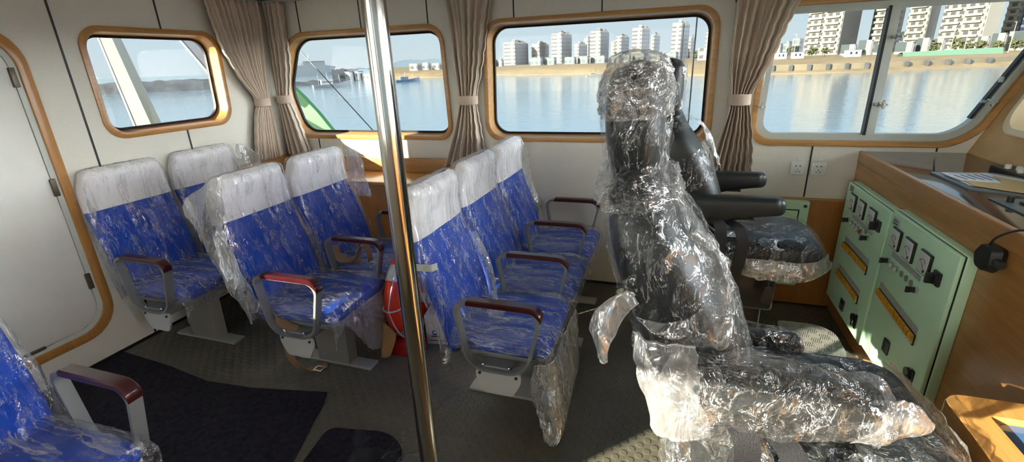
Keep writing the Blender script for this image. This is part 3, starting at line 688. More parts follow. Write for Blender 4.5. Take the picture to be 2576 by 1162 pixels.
# ------------------------------------------------------------------ helm chairs
def helm_chair(x, y, label, wrapped, seed):
    t = thing('helm_chair', label, 'chair', (x, y, 0))
    bp = [(.145, .80, .115, .20), (.115, .92, .118, .225), (.085, 1.05, .114, .24), (.04, 1.15, .108, .245), (-.003, 1.24, .10, .245), (-.045, 1.33, .082, .235), (-.068, 1.41, .066, .20)]
    hp = [(-.070, 1.40, .052, .125), (-.076, 1.455, .058, .135), (-.080, 1.52, .067, .15), (-.082, 1.59, .068, .15), (-.080, 1.64, .066, .145)]
    MB().loft(slab(dome(bp, True, True), 44, 40, 3.6)).build('backrest', M['leather'], t, 0)
    MB().loft(slab(dome(hp, True, True), 34, 36, 3.4)).build('headrest', M['leather'], t, 0)
    cp = [(.10, .765, .068, .225), (.22, .770, .075, .25), (.40, .775, .078, .255), (.56, .780, .078, .255), (.62, .772, .072, .25)]
    MB().loft(slab(dome(cp, True, True), 36, 40, 4.2)).build('seat_cushion', M['leather'], t, 0)
    MB().box((.12, -.22, .66), (.60, .22, .70), .01).build('seat_frame', M['steel_dark'], t)
    for s in (-1, 1):
        dz = -0.20 if (wrapped and s > 0) else 0.0
        ap = [(.09, .99 + dz, .060, .034), (.14, 1.0 + dz, .060, .038), (.20, 1.022 + dz, .050, .040), (.32, 1.035 + dz, .036, .040), (.41, 1.040 + dz, .032, .038)] if wrapped else [(-.01, .985, .088, .036), (.08, .998, .080, .042), (.20, 1.015, .064, .044), (.32, 1.030, .050, .044), (.43, 1.038, .042, .042)]
        a = MB().loft(slab(dome(ap, True, True), 36, 28, 3.2, yc=s * .262)).build('armrest', M['leather'], t, 0)
        MB().box((.16, s * .262 - .02, .968 + dz), (.34, s * .262 + .02, .978 + dz), .003).build('arm_rail', M['black_plastic'], a)
        MB().cyl((.02, s * .21, .985 + dz), (.02, s * .262, .985 + dz), .03).build('arm_pivot', M['black_plastic'], a)
        sp = [(.12, .70, .02, .012), (.14, .76, .07, .016), (.14, .84, .08, .016), (.11, .90, .05, .014)]
        MB().loft(slab(dome(sp, True, True), 22, 20, 3, yc=s * .262)).build('recliner_cover', M['steel_dark'] if wrapped else M['black_plastic'], t, 0)
        sr = MB().box((.36, s * .262 - .006, .70), (.56, s * .262 + .006, .752), .004).build('side_rail', M['alu_white'], t)
        for bx in (.40, .46, .52): MB().cyl((bx, s * .262 - .012, .726), (bx, s * .262 + .012, .726), .009, 10).build('bolt', M['chrome'], sr)
    MB().tube([(.44, -.255, .70), (.445, -.268, .66), (.445, -.27, .635)], .006).build('lever', M['steel_dark'], t)
    MB().prism([(.432, -.276, .64), (.458, -.276, .64), (.472, -.276, .57), (.466, -.276, .545), (.424, -.276, .545), (.418, -.276, .57)], (0, .012, 0)).build('lever_paddle', M['black_plastic'], t)
    # suspension pedestal and foot plate
    b = MB().box((.16, -.17, .45), (.50, .17, .66), .02); b.box((.20, -.13, .02), (.46, .13, .46), .02); b.build('suspension_column', M['black_plastic'], t)
    MB().box((.05, -.22, 0), (.55, .22, .022), .005).build('base_plate', M['light_paint'], t)
    MB().box((.34, -.09, .165), (.66, .09, .20), .006).build('footrest_bracket', M['light_paint'], t)
    fo = rpoly([(.62, -.17), (.90, -.17), (.90, .21), (.62, .21)], [.02, .12, .12, .03])
    f = MB().prism([V((p.x, p.y, .200)) for p in fo], (0, 0, .008)).build('footrest', M['tread'], t)
    # belts that hang over the near arm side
    for k, (pts, w, wd) in enumerate((([(.05, -.20, .97), (.14, -.27, .975), (.19, -.325, .955), (.20, -.335, .86), (.195, -.315, .72)], (1, 0.15, 0), .052),
                                      ([(.12, -.20, .95), (.23, -.27, .955), (.285, -.33, .92), (.295, -.335, .80), (.275, -.315, .66)], (1, 0.2, 0), .052))):
        ribbon(pts, w, wd, .004).build('seat_belt', M['black_web'], t)
    MB().box((.08, -.285, .955), (.17, -.265, .985), .004).build('belt_buckle', M['chrome'], t)
    # stretch film
    def wrap(path, nm, m, off, ridge, seg=90, n=90, lo=None, hi=None, yc=0.0, fr=11, sd=0, amp=0.010):
        r = slab(path, n, seg, 3.0, off, amp, 0.006, seed + sd, yc, fr, ridge)
        if lo is not None: r = r[int(lo * n):int(hi * n)]
        return MB().loft(r, caps=False).build(nm, m, t, 0)
    if wrapped:
        wrap(dome(hp, True, False), 'headrest_film', M['film_heavy'], .005, .012)
        # puffed crown of bunched film above the headrest
        wrap(dome([(-.082, 1.575, .066, .148), (-.083, 1.60, .071, .151), (-.083, 1.635, .072, .150), (-.080, 1.668, .060, .135)], True), 'headrest_film', M['film_crown'], .003, .018, 80, 60, fr=14, sd=4, amp=0.007)
        wrap([(-.068, 1.44, .070, .15), (-.068, 1.415, .078, .18), (-.066, 1.39, .080, .20)], 'neck_film', M['film_dense'], .006, .03, 80, 24, sd=2)
        wrap(dome([(a, b, c, d) for a, b, c, d in bp], True, False), 'backrest_film', M['film_heavy'], .005, .016, 110, 110, sd=3)
        ap = [(.055, .965, .07, .040), (.10, .985, .095, .052), (.20, 1.01, .080, .054), (.32, 1.025, .058, .052), (.42, 1.025, .045, .048)]
        wrap(dome(ap, True, True), 'armrest_film', M['film_dense'], .004, .016, 80, 90, yc=-.262, sd=5)
        sheet('armrest_film', [[(.40, -.29, 1.06), (.46, -.27, 1.055), (.50, -.25, 1.04)], [(.42, -.30, 1.02), (.49, -.28, 1.01), (.525, -.26, 1.0)], [(.38, -.29, .96), (.44, -.28, .955), (.48, -.26, .96)]], M['film_hang'], t, 20, 20, .008, 12, 3, .006)
        ap2 = [(-.01, .785, .08, .036), (.20, .822, .055, .042), (.41, .84, .036, .04)]
        wrap(dome(ap2, True, True), 'armrest_film', M['film_heavy'], .006, .012, 60, 60, yc=.262, sd=6)
        sp = [(.15, .67, .03, .02), (.15, .72, .08, .033), (.15, .80, .105, .04), (.14, .88, .10, .038), (.11, .94, .06, .03)]
        wrap(dome(sp, True, True), 'recliner_film', M['film_dense'], .004, .018, 70, 60, yc=-.275, sd=7)
        sheet('backrest_film', [[(-.05, -.27, 1.13), (.0, -.285, 1.12), (.08, -.29, 1.13)], [(-.03, -.29, 1.02), (.03, -.31, 1.02), (.10, -.30, 1.03)], [(-.005, -.31, .92), (.04, -.325, .90), (.12, -.32, .92)]], M['film_hang'], t, 30, 30, .012, 9, 12, .012)
        sheet('knotted_film', [[(-.06, -.2, 1.20), (-.06, -.24, 1.22), (-.04, -.25, 1.19)], [(-.125, -.235, 1.17), (-.115, -.25, 1.18), (-.075, -.255, 1.155)], [(-.15, -.24, 1.12), (-.125, -.265, 1.12), (-.085, -.26, 1.11)], [(-.135, -.25, 1.07), (-.12, -.27, 1.07), (-.10, -.262, 1.075)], [(-.122, -.26, 1.035), (-.113, -.265, 1.03), (-.105, -.262, 1.035)]], M['film_hang'], t, 24, 24, .008, 14, 5, .006)
        # puffed fold of film round the lumbar bolster
        cres = []
        for (ox, oy), (ix, iy) in (((1752, 566), (1735, 590)), ((1826, 640), (1765, 650)), ((1842, 730), (1772, 730)), ((1836, 830), (1752, 790)), ((1815, 880), (1690, 812)), ((1745, 870), (1590, 806))):
            P0, P1 = at_y(ox, oy, .955), at_y(ix, iy, .935); cres.append([tuple(P0 - t.location), tuple((P0 + P1) / 2 - t.location + V((0, -.02, 0))), tuple(P1 - t.location)])
        sheet('lumbar_film', cres, M['film_dense'], t, 26, 40, .012, 10, 21, .012)
        wrap(dome(cp, True, True), 'seat_film', M['film_heavy'], .010, .018, 100, 90, sd=8)
        sheet('seat_film', [[(.60, -.25, .86), (.69, -.12, .83), (.71, .1, .81), (.66, .27, .82)], [(.66, -.27, .78), (.72, -.12, .75), (.73, .12, .72), (.70, .30, .73)], [(.64, -.26, .70), (.70, -.1, .68), (.71, .12, .65), (.68, .29, .66)]], M['film_hang'], t, 30, 30, .012, 9, 13, .01)
    else:
        wrap(dome(hp, True, False), 'headrest_film', M['film'], .006, .010, sd=1)
        wrap([(-.070, 1.445, .066, .15), (-.066, 1.40, .078, .19), (-.055, 1.36, .088, .235)], 'neck_film', M['film_heavy'], .006, .016, 70, 30, sd=2)
        wrap([(-.003, 1.24, .10, .245), (.02, 1.20, .105, .245), (.045, 1.14, .108, .245), (.065, 1.09, .11, .243)], 'backrest_film', M['film_heavy'], .008, .012, 90, 50, sd=3)
        sheet('backrest_film', [[(.04, -.05, 1.42), (.10, 0, 1.34), (.13, .1, 1.25)], [(.10, .1, 1.36), (.17, .18, 1.24), (.20, .22, 1.14)], [(.12, .2, 1.30), (.20, .25, 1.16), (.235, .26, 1.06)]], M['film_hang'], t, 26, 26, .012, 9, 15, .01)
        wrap(dome(cp, True, True), 'seat_film', M['film_heavy'], .010, .014, 100, 90, sd=8)
        sheet('seat_film', [[(.30, -.275, .775), (.46, -.28, .775), (.60, -.28, .78), (.685, -.20, .80)], [(.30, -.29, .72), (.46, -.295, .72), (.62, -.29, .71), (.72, -.18, .73)], [(.32, -.285, .68), (.46, -.29, .675), (.60, -.285, .68), (.69, -.18, .685)]], M['film_hang'], t, 34, 24, .010, 10, 16, .01)
    return t
helm_chair(0.0, 1.205, 'black high-back helm chair wrapped all over in crumpled clear film, standing closest to the camera', True, 51)
helm_chair(0.055, 2.60, 'black helm chair with bare black armrests and lever, by the pale green switchboards', False, 52)

# ------------------------------------------------------------------ forward console
XC, ZT = 1.13, 1.105
co = thing('helm_console', 'long wooden helm console with dark glossy top and two pale green switchboards on it', 'console', (1.4, 1.1, 0))
def L(o, p): return V(p) - o.location
MB().box(L(co, (XC, YP + 0.02, 0.0)), L(co, (1.70, YS - 0.001, 1.075))).build('console_body', M['wood_y'], co)
MB().box(L(co, (XC - 0.004, YP + 0.02, 1.03)), L(co, (XC + 0.02, YS - 0.001, ZT)), 0.006).build('edge_rail', M['wood_y'], co)
MB().box(L(co, (XC + 0.018, YP + 0.02, 1.07)), L(co, (1.68, YS - 0.001, ZT - 0.004)), 0.002).build('console_top', M['console_top'], co)

def switchboard(y0, y1, z0, z1, label, rows, seed):
    """pale green switchboard on the console front; its door faces -X"""
    XF = 1.07
    t = thing('switchboard', label, 'switchboard', (XC, (y0 + y1) / 2, z0))
    O = t.location; P = lambda x, y, z: V((x, y, z)) - O
    MB().box(P(XF + 0.022, y0, z0), P(XC, y1, z1), 0.004).build('case', M['green'], t)
    MB().box(P(XF + 0.016, y0 + 0.006, z0 + 0.006), P(XF + 0.024, y1 - 0.006, z1 - 0.006)).build('seal', M['gasket'], t)
    d = MB().box(P(XF, y0 + 0.004, z0 + 0.004), P(XF + 0.018, y1 - 0.004, z1 - 0.004), 0.006).build('door', M['green'], t)
    return t, d, (lambda x, y, z: V((x, y, z)) - O), XF
def meter(t, P, XF, y, z):
    b = MB().box(P(XF - 0.011, y - 0.048, z - 0.050), P(XF, y + 0.048, z + 0.050), 0.003).build('meter', M['black_plastic'], t)
    MB().box(P(XF - 0.0135, y - 0.042, z - 0.044), P(XF - 0.010, y + 0.042, z + 0.044), 0.001).build('dial', M['white_face'], b)
    MB().prism([P(XF - 0.0145, y + 0.022, z + 0.012), P(XF - 0.0145, y - 0.012, z - 0.022), P(XF - 0.0145, y - 0.014, z - 0.020)], (0.001, 0, 0)).build('needle', M['ink'], b)
    MB().tube([P(XF - 0.0145, y + 0.028 * math.cos(a), z - 0.012 + 0.030 * math.sin(a)) for a in [0.5 + 0.21 * k for k in range(11)]], 0.0009, 5).build('scale', M['ink'], b)
    MB().cyl(P(XF - 0.0155, y - 0.022, z - 0.030), P(XF - 0.012, y - 0.022, z - 0.030), 0.007, 12).build('knob', M['black_plastic'], b)
def rotary(t, P, XF, y, z, big=True, pointer=True):
    b = MB().cyl(P(XF - 0.012, y, z), P(XF, y, z), 0.0165, 20).build('switch_ring', M['chrome'], t)
    k = MB().cyl(P(XF - 0.030, y, z), P(XF - 0.010, y, z), 0.0125, 18); k.box(P(XF - 0.042, y - 0.005, z - 0.014), P(XF - 0.028, y + 0.005, z + 0.014), 0.002); k.build('rotary_switch', M['black_plastic'], t)
def lamp(t, P, XF, y, z, m, flat=False):
    MB().cyl(P(XF - (0.004 if flat else 0.012), y, z), P(XF, y, z), 0.0155, 18).build('lamp_ring', M['chrome' if not flat else 'grey_lamp'], t)
    if not flat: MB().sphere(P(XF - 0.012, y, z), 0.012, (0.6, 1, 1), 8).build('lamp_lens', M[m], t)
def big_switch(t, P, XF, y, z):
    MB().box(P(XF - 0.012, y - 0.026, z - 0.030), P(XF, y + 0.026, z + 0.030), 0.004).cyl(P(XF - 0.022, y, z), P(XF - 0.01, y, z), 0.024, 20).box(P(XF - 0.045, y - 0.008, z - 0.022), P(XF - 0.02, y + 0.008, z + 0.022), 0.003).build('transfer_switch', M['black_plastic'], t)
def breakers(t, P, XF, ya, yb, za, zb, n):
    """a long breaker strip running from far end (ya, za) to near end (yb, zb), with its grey label plate above"""
    def Q(u, dz, x): return P(x, ya + (yb - ya) * u, za + (zb - za) * u + dz)
    MB().loft([[Q(u, 0.038, XF - 0.002), Q(u, 0.072, XF - 0.002), Q(u, 0.072, XF + 0.001), Q(u, 0.038, XF + 0.001)] for u in (0, 1)]).build('label_plate', M['grey_label'], t)
    s = MB().loft([[Q(u, -0.014, XF - 0.006), Q(u, 0.036, XF - 0.006), Q(u, 0.036, XF + 0.001), Q(u, -0.014, XF + 0.001)] for u in (0, 1)]).build('breaker_slot', M['black_plastic'], t)
    for k in range(n):
        u0, u1 = (k + 0.06) / n, (k + 0.94) / n
        MB().loft([[Q(u, 0.006, XF - 0.016), Q(u, 0.034, XF - 0.016), Q(u, 0.036, XF - 0.004), Q(u, 0.004, XF - 0.004)] for u in (u0, u1)]).build('breaker', M['yellow'], s)
        MB().loft([[Q(u, -0.006, XF - 0.014), Q(u, 0.005, XF - 0.014), Q(u, 0.005, XF - 0.004), Q(u, -0.006, XF - 0.004)] for u in (u0, u1)]).build('breaker_foot', M['white_plastic'], s)
def lock(t, P, XF, y, z):
    MB().box(P(XF - 0.006, y - 0.030, z - 0.042), P(XF, y - 0.006, z + 0.042), 0.006).box(P(XF - 0.022, y - 0.02, z - 0.030), P(XF - 0.004, y + 0.004, z + 0.012), 0.008).cyl(P(XF - 0.016, y + 0.012, z + 0.012), P(XF - 0.004, y + 0.012, z + 0.012), 0.022, 16).build('lock_handle', M['black_plastic'], t)
def vent(t, P, XF, y, z):
    b = MB().box(P(XF - 0.008, y - 0.030, z - 0.034), P(XF, y + 0.030, z + 0.034), 0.003).build('socket', M['black_plastic'], t)
    for dy in (-0.012, 0.012): MB().box(P(XF - 0.010, y + dy - 0.007, z - 0.012), P(XF - 0.007, y + dy + 0.007, z + 0.012), 0.001).build('socket_pin', M['ink'], b)
def name_plate(t, P, XF, y, z):
    b = MB().box(P(XF - 0.002, y - 0.032, z - 0.020), P(XF, y + 0.032, z + 0.020), 0.001).build('name_plate', M['grey_label'], t)
    for k in range(2): MB().box(P(XF - 0.0028, y - 0.024, z + 0.003 - k * 0.014), P(XF - 0.0018, y + 0.024, z + 0.008 - k * 0.014)).build('engraved_line', M['ink'], b)

sa, da, P, XF = switchboard(2.712, 3.365, 0.155, 0.935, 'pale green switchboard by the corner with a red lamp and two amber breaker strips', 2, 1)
name_plate(sa, P, XF, 3.29, 0.905)
for y in (3.216, 3.068, 2.909): meter(sa, P, XF, y, 0.838)
big_switch(sa, P, XF, 2.812, 0.825)
MB().box(P(XF - 0.002, 2.87, 0.748), P(XF, 3.19, 0.772), 0.0005).build('label_plate', M['grey_label'], sa)
rotary(sa, P, XF, 3.224, 0.724)
for y, m in ((3.165, 'white_face'), (3.112, 'white_face'), (3.06, 'white_face'), (3.008, 'red_lamp')): lamp(sa, P, XF, y, 0.724, m)
lamp(sa, P, XF, 2.955, 0.745, 'grey_lamp', True); rotary(sa, P, XF, 2.905, 0.722)
breakers(sa, P, XF, 3.225, 2.83, 0.548, 0.548, 9); breakers(sa, P, XF, 3.235, 2.855, 0.36, 0.355, 9)
vent(sa, P, XF, 3.05, 0.235); lock(sa, P, XF, 2.835, 0.25)

sb, db, P, XF = switchboard(2.075, 2.698, 0.17, 0.955, 'larger pale green switchboard nearer the camera with one long amber breaker strip', 1, 2)
name_plate(sb, P, XF, 2.64, 0.905)
for y in (2.59, 2.445, 2.292): meter(sb, P, XF, y, 0.834)
big_switch(sb, P, XF, 2.178, 0.815)
MB().box(P(XF - 0.002, 2.30, 0.742), P(XF, 2.60, 0.768), 0.0005).build('label_plate', M['grey_label'], sb)
rotary(sb, P, XF, 2.612, 0.711)
for y in (2.562, 2.514): lamp(sb, P, XF, y, 0.708, 'white_face')
for y in (2.464, 2.414, 2.364): lamp(sb, P, XF, y, 0.706, 'grey_lamp', True)
rotary(sb, P, XF, 2.306, 0.700)
breakers(sb, P, XF, 2.64, 2.215, 0.512, 0.488, 11)
vent(sb, P, XF, 2.428, 0.335); lock(sb, P, XF, 2.175, 0.345)

# green box on the wainscot behind the far helm chair
gb = thing('junction_box', 'pale green junction box on the wooden wall panelling behind the far helm chair', 'electrical box', (0.66, YS - 0.02, 0.47))
MB().box((-0.24, -0.05, -0.30), (0.235, -0.0, 0.305), 0.006).build('case', M['green'], gb)
q = [V((x, -0.052, z)) for x, z in rpoly([(-0.19, -0.25), (0.18, -0.25), (0.18, 0.25), (-0.19, 0.25)], 0.004, 2)]
q2 = [V((x, -0.052, z)) for x, z in rpoly([(-0.183, -0.243), (0.173, -0.243), (0.173, 0.243), (-0.183, 0.243)], 0.004, 2)]
MB().ring(q, q2, (0, 0.004, 0)).build('cover_gap', M['gasket'], gb)
for x in (-0.21, 0.21):
    for z in (-0.27, 0.275): MB().cyl((x, -0.056, z), (x, -0.048, z), 0.010, 12).build('screw', M['steel_dark'], gb)

# wall sockets
def socket(x, z, label):
    t = thing('wall_socket', label, 'socket', (x, YS, z), 0, 'white wall sockets')
    MB().box((-.043, -.010, -.043), (.043, 0, .043), .004).build('cover_plate', M['white_plastic'], t)
    for s in (-1, 1):
        MB().prism([(s * .012 - .006, -.0112, .016), (s * .012, -.0112, .021), (s * .012 + .006, -.0112, .016), (s * .012, -.0112, .012)], (0, .003, 0)).build('pin_slot', M['ink'], t)
        MB().box((s * .010 - .003, -.0108, -.026), (s * .010 + .003, -.009, -.016), 0, Matrix.Rotation(s * 0.5, 3, 'Y')).build('pin_slot', M['grey_lamp'], t)
    MB().box((-.0025, -.0108, -.012), (.0025, -.009, -.002)).build('pin_slot', M['grey_lamp'], t)
    lb = MB().box((-.010, -.003, .052), (.022, 0, .066), .001).build('label_tag', M['white_plastic'], t)
socket(0.803, 0.981, 'white wall socket beside the black joint, on its side nearer the curtain')
socket(0.922, 0.981, 'white wall socket beside the black joint, on its side nearer the console')

# things on the console
T = ZT - 0.004
cb = thing('clipboard', 'blue edged clipboard with loose papers lying on the glossy console top', 'clipboard', (1.42, 2.78, T))
MB().prism([(-.165, .10, 0), (-.16, -.24, 0), (.20, -.46, 0), (.22, -.10, 0), (.10, .12, 0)], (0, 0, .005)).build('board', M['panel_grey'], cb)
for k, (pts, m) in enumerate((([(-.13, .08), (-.13, -.18), (.10, -.34), (.15, -.05), (.06, .10)], 'paper'), ([(-.11, .05), (-.12, -.20), (.06, -.36), (.17, -.2), (.02, .08)], 'paper_tan'), ([(-.14, .02), (-.13, -.10), (.0, -.14), (.05, .06)], 'paper'))):
    s = MB().prism([(x, y, .0055 + k * .0025) for x, y in pts], (0, 0, .002)).build('paper_sheet', M[m], cb)
    if k == 2:
        for q in range(5): MB().prism([(-.115 + q * .03, .0 + q * .01, .0128), (-.10 + q * .03, -.085, .0128), (-.093 + q * .03, -.085, .0128), (-.108 + q * .03, .0 + q * .01, .0128)], (0, 0, .0006)).build('printed_line', M['ink_blue'], s)
pb = thing('pen_case', 'flat dark tray with white caps at the back of the console top', 'tray', (1.62, 2.94, T))
MB().prism([(-.04, .12, 0), (-.04, -.22, 0), (.10, -.22, 0), (.10, .12, 0)], (0, 0, .012)).build('tray', M['black_plastic'], pb)
for k in range(5): MB().cyl((-.01 + .02 * (k % 2), .04 - .05 * k, .012), (-.01 + .02 * (k % 2), .04 - .05 * k, .028), .013, 12).sphere((-.01 + .02 * (k % 2), .04 - .05 * k, .028), .013, (1, 1, .6), 6).build('white_cap', M['white_plastic'], pb)
sp = thing('switch_panel', 'grey flush switch panel with small keys set in the console top', 'control panel', (1.36, 2.25, T))
MB().box((-.10, -.22, 0), (.16, .14, .006), .002).build('plate', M['panel_grey'], sp)
for i in range(3):
    for j in range(4): MB().box((-.04 + .055 * i, -.19 + .07 * j, .005), (-.005 + .055 * i, -.145 + .07 * j, .014), .003).build('key', M['white_face'] if (i + j) % 3 else (M['red_lamp'] if j == 1 else M['black_plastic']), sp)
MB().cyl((-.06, .08, .005), (-.06, .08, .03), .012, 14).build('knob', M['black_plastic'], sp)
hs = thing('radio_handset', 'black radio handset with coiled cord lying across the console edge', 'handset', (1.20, 1.88, T))
MB().loft(slab(dome([(-.03, .016, .018, .03), (.0, .02, .02, .034), (.05, .02, .017, .03)], True, True), 20, 20, 3)).build('handset_body', M['black_plastic'], hs, 0)
pts = [(.02 - .02 * i / 160 + .0, -.02 - .30 * i / 160 + 0.012 * math.cos(i * .9), .018 + .014 * math.sin(i * .9)) for i in range(160)]
MB().tube(pts, .0032, 6).build('coiled_cord', M['black_plastic'], hs)
MB().tube(cat([(-.03, .01, .02), (-.075, .05, .012), (-.10, .095, -.03), (-.105, .115, -.07)], 20), .004, 8).build('cord', M['black_plastic'], hs)
cp = thing('cable_cap', 'black dangling plug cap on a short cord below the console edge', 'plug', (XC, 1.985, 1.0))
o8 = rpoly([(-.045, -.03), (-.02, -.055), (.03, -.05), (.05, -.01), (.02, .035), (-.04, .03)], .012, 4)
MB().loft([[V((-.05, p.x, p.y)) * 1.0 for p in o8], [V((-.02, p.x * 1.15, p.y * 1.15)) for p in o8], [V((0.0, p.x * .9, p.y * .9)) for p in o8]]).build('cap', M['black_plastic'], cp)
MB().cyl((-.03, -.05, -.01), (-.03, -.075, -.012), .014, 14).build('plug_nose', M['steel_dark'], cp)

# nearer wooden instrument box
bx = thing('instrument_box', 'light wooden instrument box with rounded rim and pale panel, standing in front of the console', 'instrument box', (0.95, 1.255, -0.12))
ro = rpoly([(-.18, .165), (-.18, -.75), (.165, -.75), (.165, .165)], [.055, .02, .02, .055])
MB().prism([V((p.x, p.y, 0.12)) for p in rpoly([(-.165, .15), (-.165, -.74), (.16, -.74), (.16, .15)], .05)], (0, 0, .74)).build('box_body', M['wood_top'], bx)
ri = rpoly([(-.10, .085), (-.10, -.70), (.13, -.70), (.13, .085)], .012)
MB().loft([[V((p.x, p.y, .855)) for p in ro], [V((p.x, p.y, .89)) for p in ro], [V((p.x * .98, p.y * .98, .90)) for p in ro], [V((p.x, p.y, .90)) for p in ri], [V((p.x, p.y, .87)) for p in ri], [V((p.x, p.y, .855)) for p in ri], [V((p.x, p.y, .855)) for p in ro]], caps=False).build('rim', M['wood_top'], bx)
MB().prism([V((p.x, p.y, .868)) for p in rpoly([(-.098, .083), (-.098, -.698), (.128, -.698), (.128, .083)], .012)], (0, 0, .012)).build('panel_border', M['blue_glass'], bx)
MB().prism([V((p.x, p.y, .879)) for p in rpoly([(-.075, -.02), (-.075, -.67), (.11, -.67), (.11, -.02)], .01)], (0, 0, .004)).build('panel_face', M['pale_panel'], bx)
MB().box((-.02, -.20, .882), (.06, -.08, .888), .003).build('display', M['ink'], bx)
cq = at_x(2388, 1128, .76)
mc = thing('conduit', 'grey conduit cord with a coiled end, crossing the rim of the wooden instrument box', 'cord', tuple(cq))
MB().tube(cat([tuple(V(p_) - cq) for p_ in (at_x(2384, 1108, .765), at_x(2412, 1094, .775), at_x(2440, 1078, .80), at_x(2480, 1070, .84), at_x(2530, 1066, .90), at_x(2600, 1058, .98))], 40), .0085, 12).build('cord', M['cable'], mc)
MB().tube([(.022 * math.cos(i * .5), .022 * math.sin(i * .5), .022 - i * .0013) for i in range(60)], .0075, 10).build('coil', M['cable'], mc)
hq = at_x(2425, 1150, .775)
ho = thing('grab_handle', 'small curved metal handle on the side of the wooden instrument box', 'handle', tuple(hq))
MB().tube(cat([(.03, .03, -.02), (-.015, .025, .0), (-.02, 0, .01), (-.015, -.03, -.01), (.03, -.035, -.03)], 20), .007, 10).build('bar', M['chrome'], ho)

# ------------------------------------------------------------------ lifebuoy, cartons and floor coverings
lb = thing('lifebuoy', 'orange red lifebuoy standing upright behind the pole between the seat rows', 'lifebuoy', (-1.54, 2.42, 0.330))
nrm = V((1, .06, 0)).normalized(); ux = V((0, 0, 1)); uy = nrm.cross(ux).normalized()
def tor(R, a, b, a0, a1, n=96, m=28):
    rs = []
    for i in range(n + 1):
        th = a0 + (a1 - a0) * i / n; d = ux * math.cos(th) + uy * math.sin(th)
        rs.append([d * (R + a * math.cos(2 * PI * j / m)) + nrm * b * math.sin(2 * PI * j / m) for j in range(m)])
    return rs
full = tor(.245, .062, .05, 0, 2 * PI)
MB().loft(full, caps=False).build('ring', M['orange'], lb, 0)
for k in range(4):
    c = PI / 4 + k * PI / 2 + 0.0
    MB().loft(tor(.245, .0635, .0515, c - .17, c + .17, 12), caps=False).build('reflective_band', M['silver_tape'], lb, 0)
rp = []
for k in range(121):
    th = 2 * PI * k / 120; s = abs(math.sin(2 * th)); d = ux * math.cos(th) + uy * math.sin(th); rp.append(d * (.306 + .008 * s) + nrm * .03 * s)
MB().tube(rp, .004, 8).build('grab_rope', M['rope'], lb)
for k in range(4):
    th = PI / 2 * k; d = ux * math.cos(th) + uy * math.sin(th); t_ = nrm
    MB().tube([d * (.245 + .070 * math.cos(a)) + nrm * .058 * math.sin(a) for a in [2 * PI * q / 20 for q in range(21)]], .0055, 8).build('rope_loop', M['rope'], lb)
rb = thing('red_box', 'dark red box on the floor under the lifebuoy', 'box', (-1.50, 2.20, 0))
MB().box((-.09, -.05, 0), (.13, .05, .085), .004).build('box_body', M['red_box'], rb); MB().box((-.092, -.052, .06), (.132, .052, .09), .003).build('lid', M['red_box'], rb)
def carton(loc, rz, sx, sy, sz, label, tilt=0.0):
    t = thing('carton', label, 'carton', loc, rz, 'white cartons behind the row of three'); t.rotation_euler = (0, tilt, rz)
    MB().box((-sx / 2, -sy / 2, 0), (sx / 2, sy / 2, sz), .003).build('carton_body', M['carton'], t)
    MB().box((-sx / 2 - .0015, -sy / 2 - .0015, sz - .055), (sx / 2 + .0015, sy / 2 + .0015, sz + .001), .001).build('lid', M['carton'], t)
    y = -sy / 2 - .002
    b = MB()
    for a in range(14):
        th = .6 + a * .38; b.sphere((-sx / 2 + .06 + .014 * math.cos(th), y, sz * .42 + .014 * math.sin(th)), .003 + .00025 * a, (1, .3, 1), 5)
    b.build('logo', M['ink_blue'], t); MB().box((-sx / 2 + .035, y, sz * .42 - .032), (-sx / 2 + .088, y + .001, sz * .42 - .024)).build('logo', M['ink'], t)
    MB().box((-sx / 2 + .12, y, sz * .46), (-sx / 2 + .27, y + .001, sz * .46 + .012)).build('printed_line', M['ink'], t)
    for k in range(3): MB().box((-sx / 2 + .12, y, sz * .36 - k * .014), (-sx / 2 + .25, y + .001, sz * .36 - k * .014 + .003)).build('printed_line', M['ink'], t)
    MB().box((-sx / 2 + .02, y, .025), (sx / 2 - .01, y + .001, .030)).build('printed_line', M['ink'], t)
carton((-1.245, 2.49, 0), 0.17, .38, .28, .205, 'white printed carton lying flat on the floor behind the row of three')
carton((-1.245, 2.52, .24), 0.08, .36, .26, .14, 'white printed carton tilted on top of the other carton', 0.16)
cf = tag(sheet('cardboard_flap', [[(-1.585, 2.13, .24), (-1.55, 2.13, .22), (-1.50, 2.13, .17)], [(-1.60, 2.115, .12), (-1.55, 2.115, .10), (-1.51, 2.12, .12)], [(-1.61, 2.10, .004), (-1.58, 2.10, .004), (-1.54, 2.10, .03)]], M['kraft'], None, 10, 10, .001, 6, 1, 0, .004), 'brown cardboard flap leaning against the red box under the lifebuoy', 'cardboard')

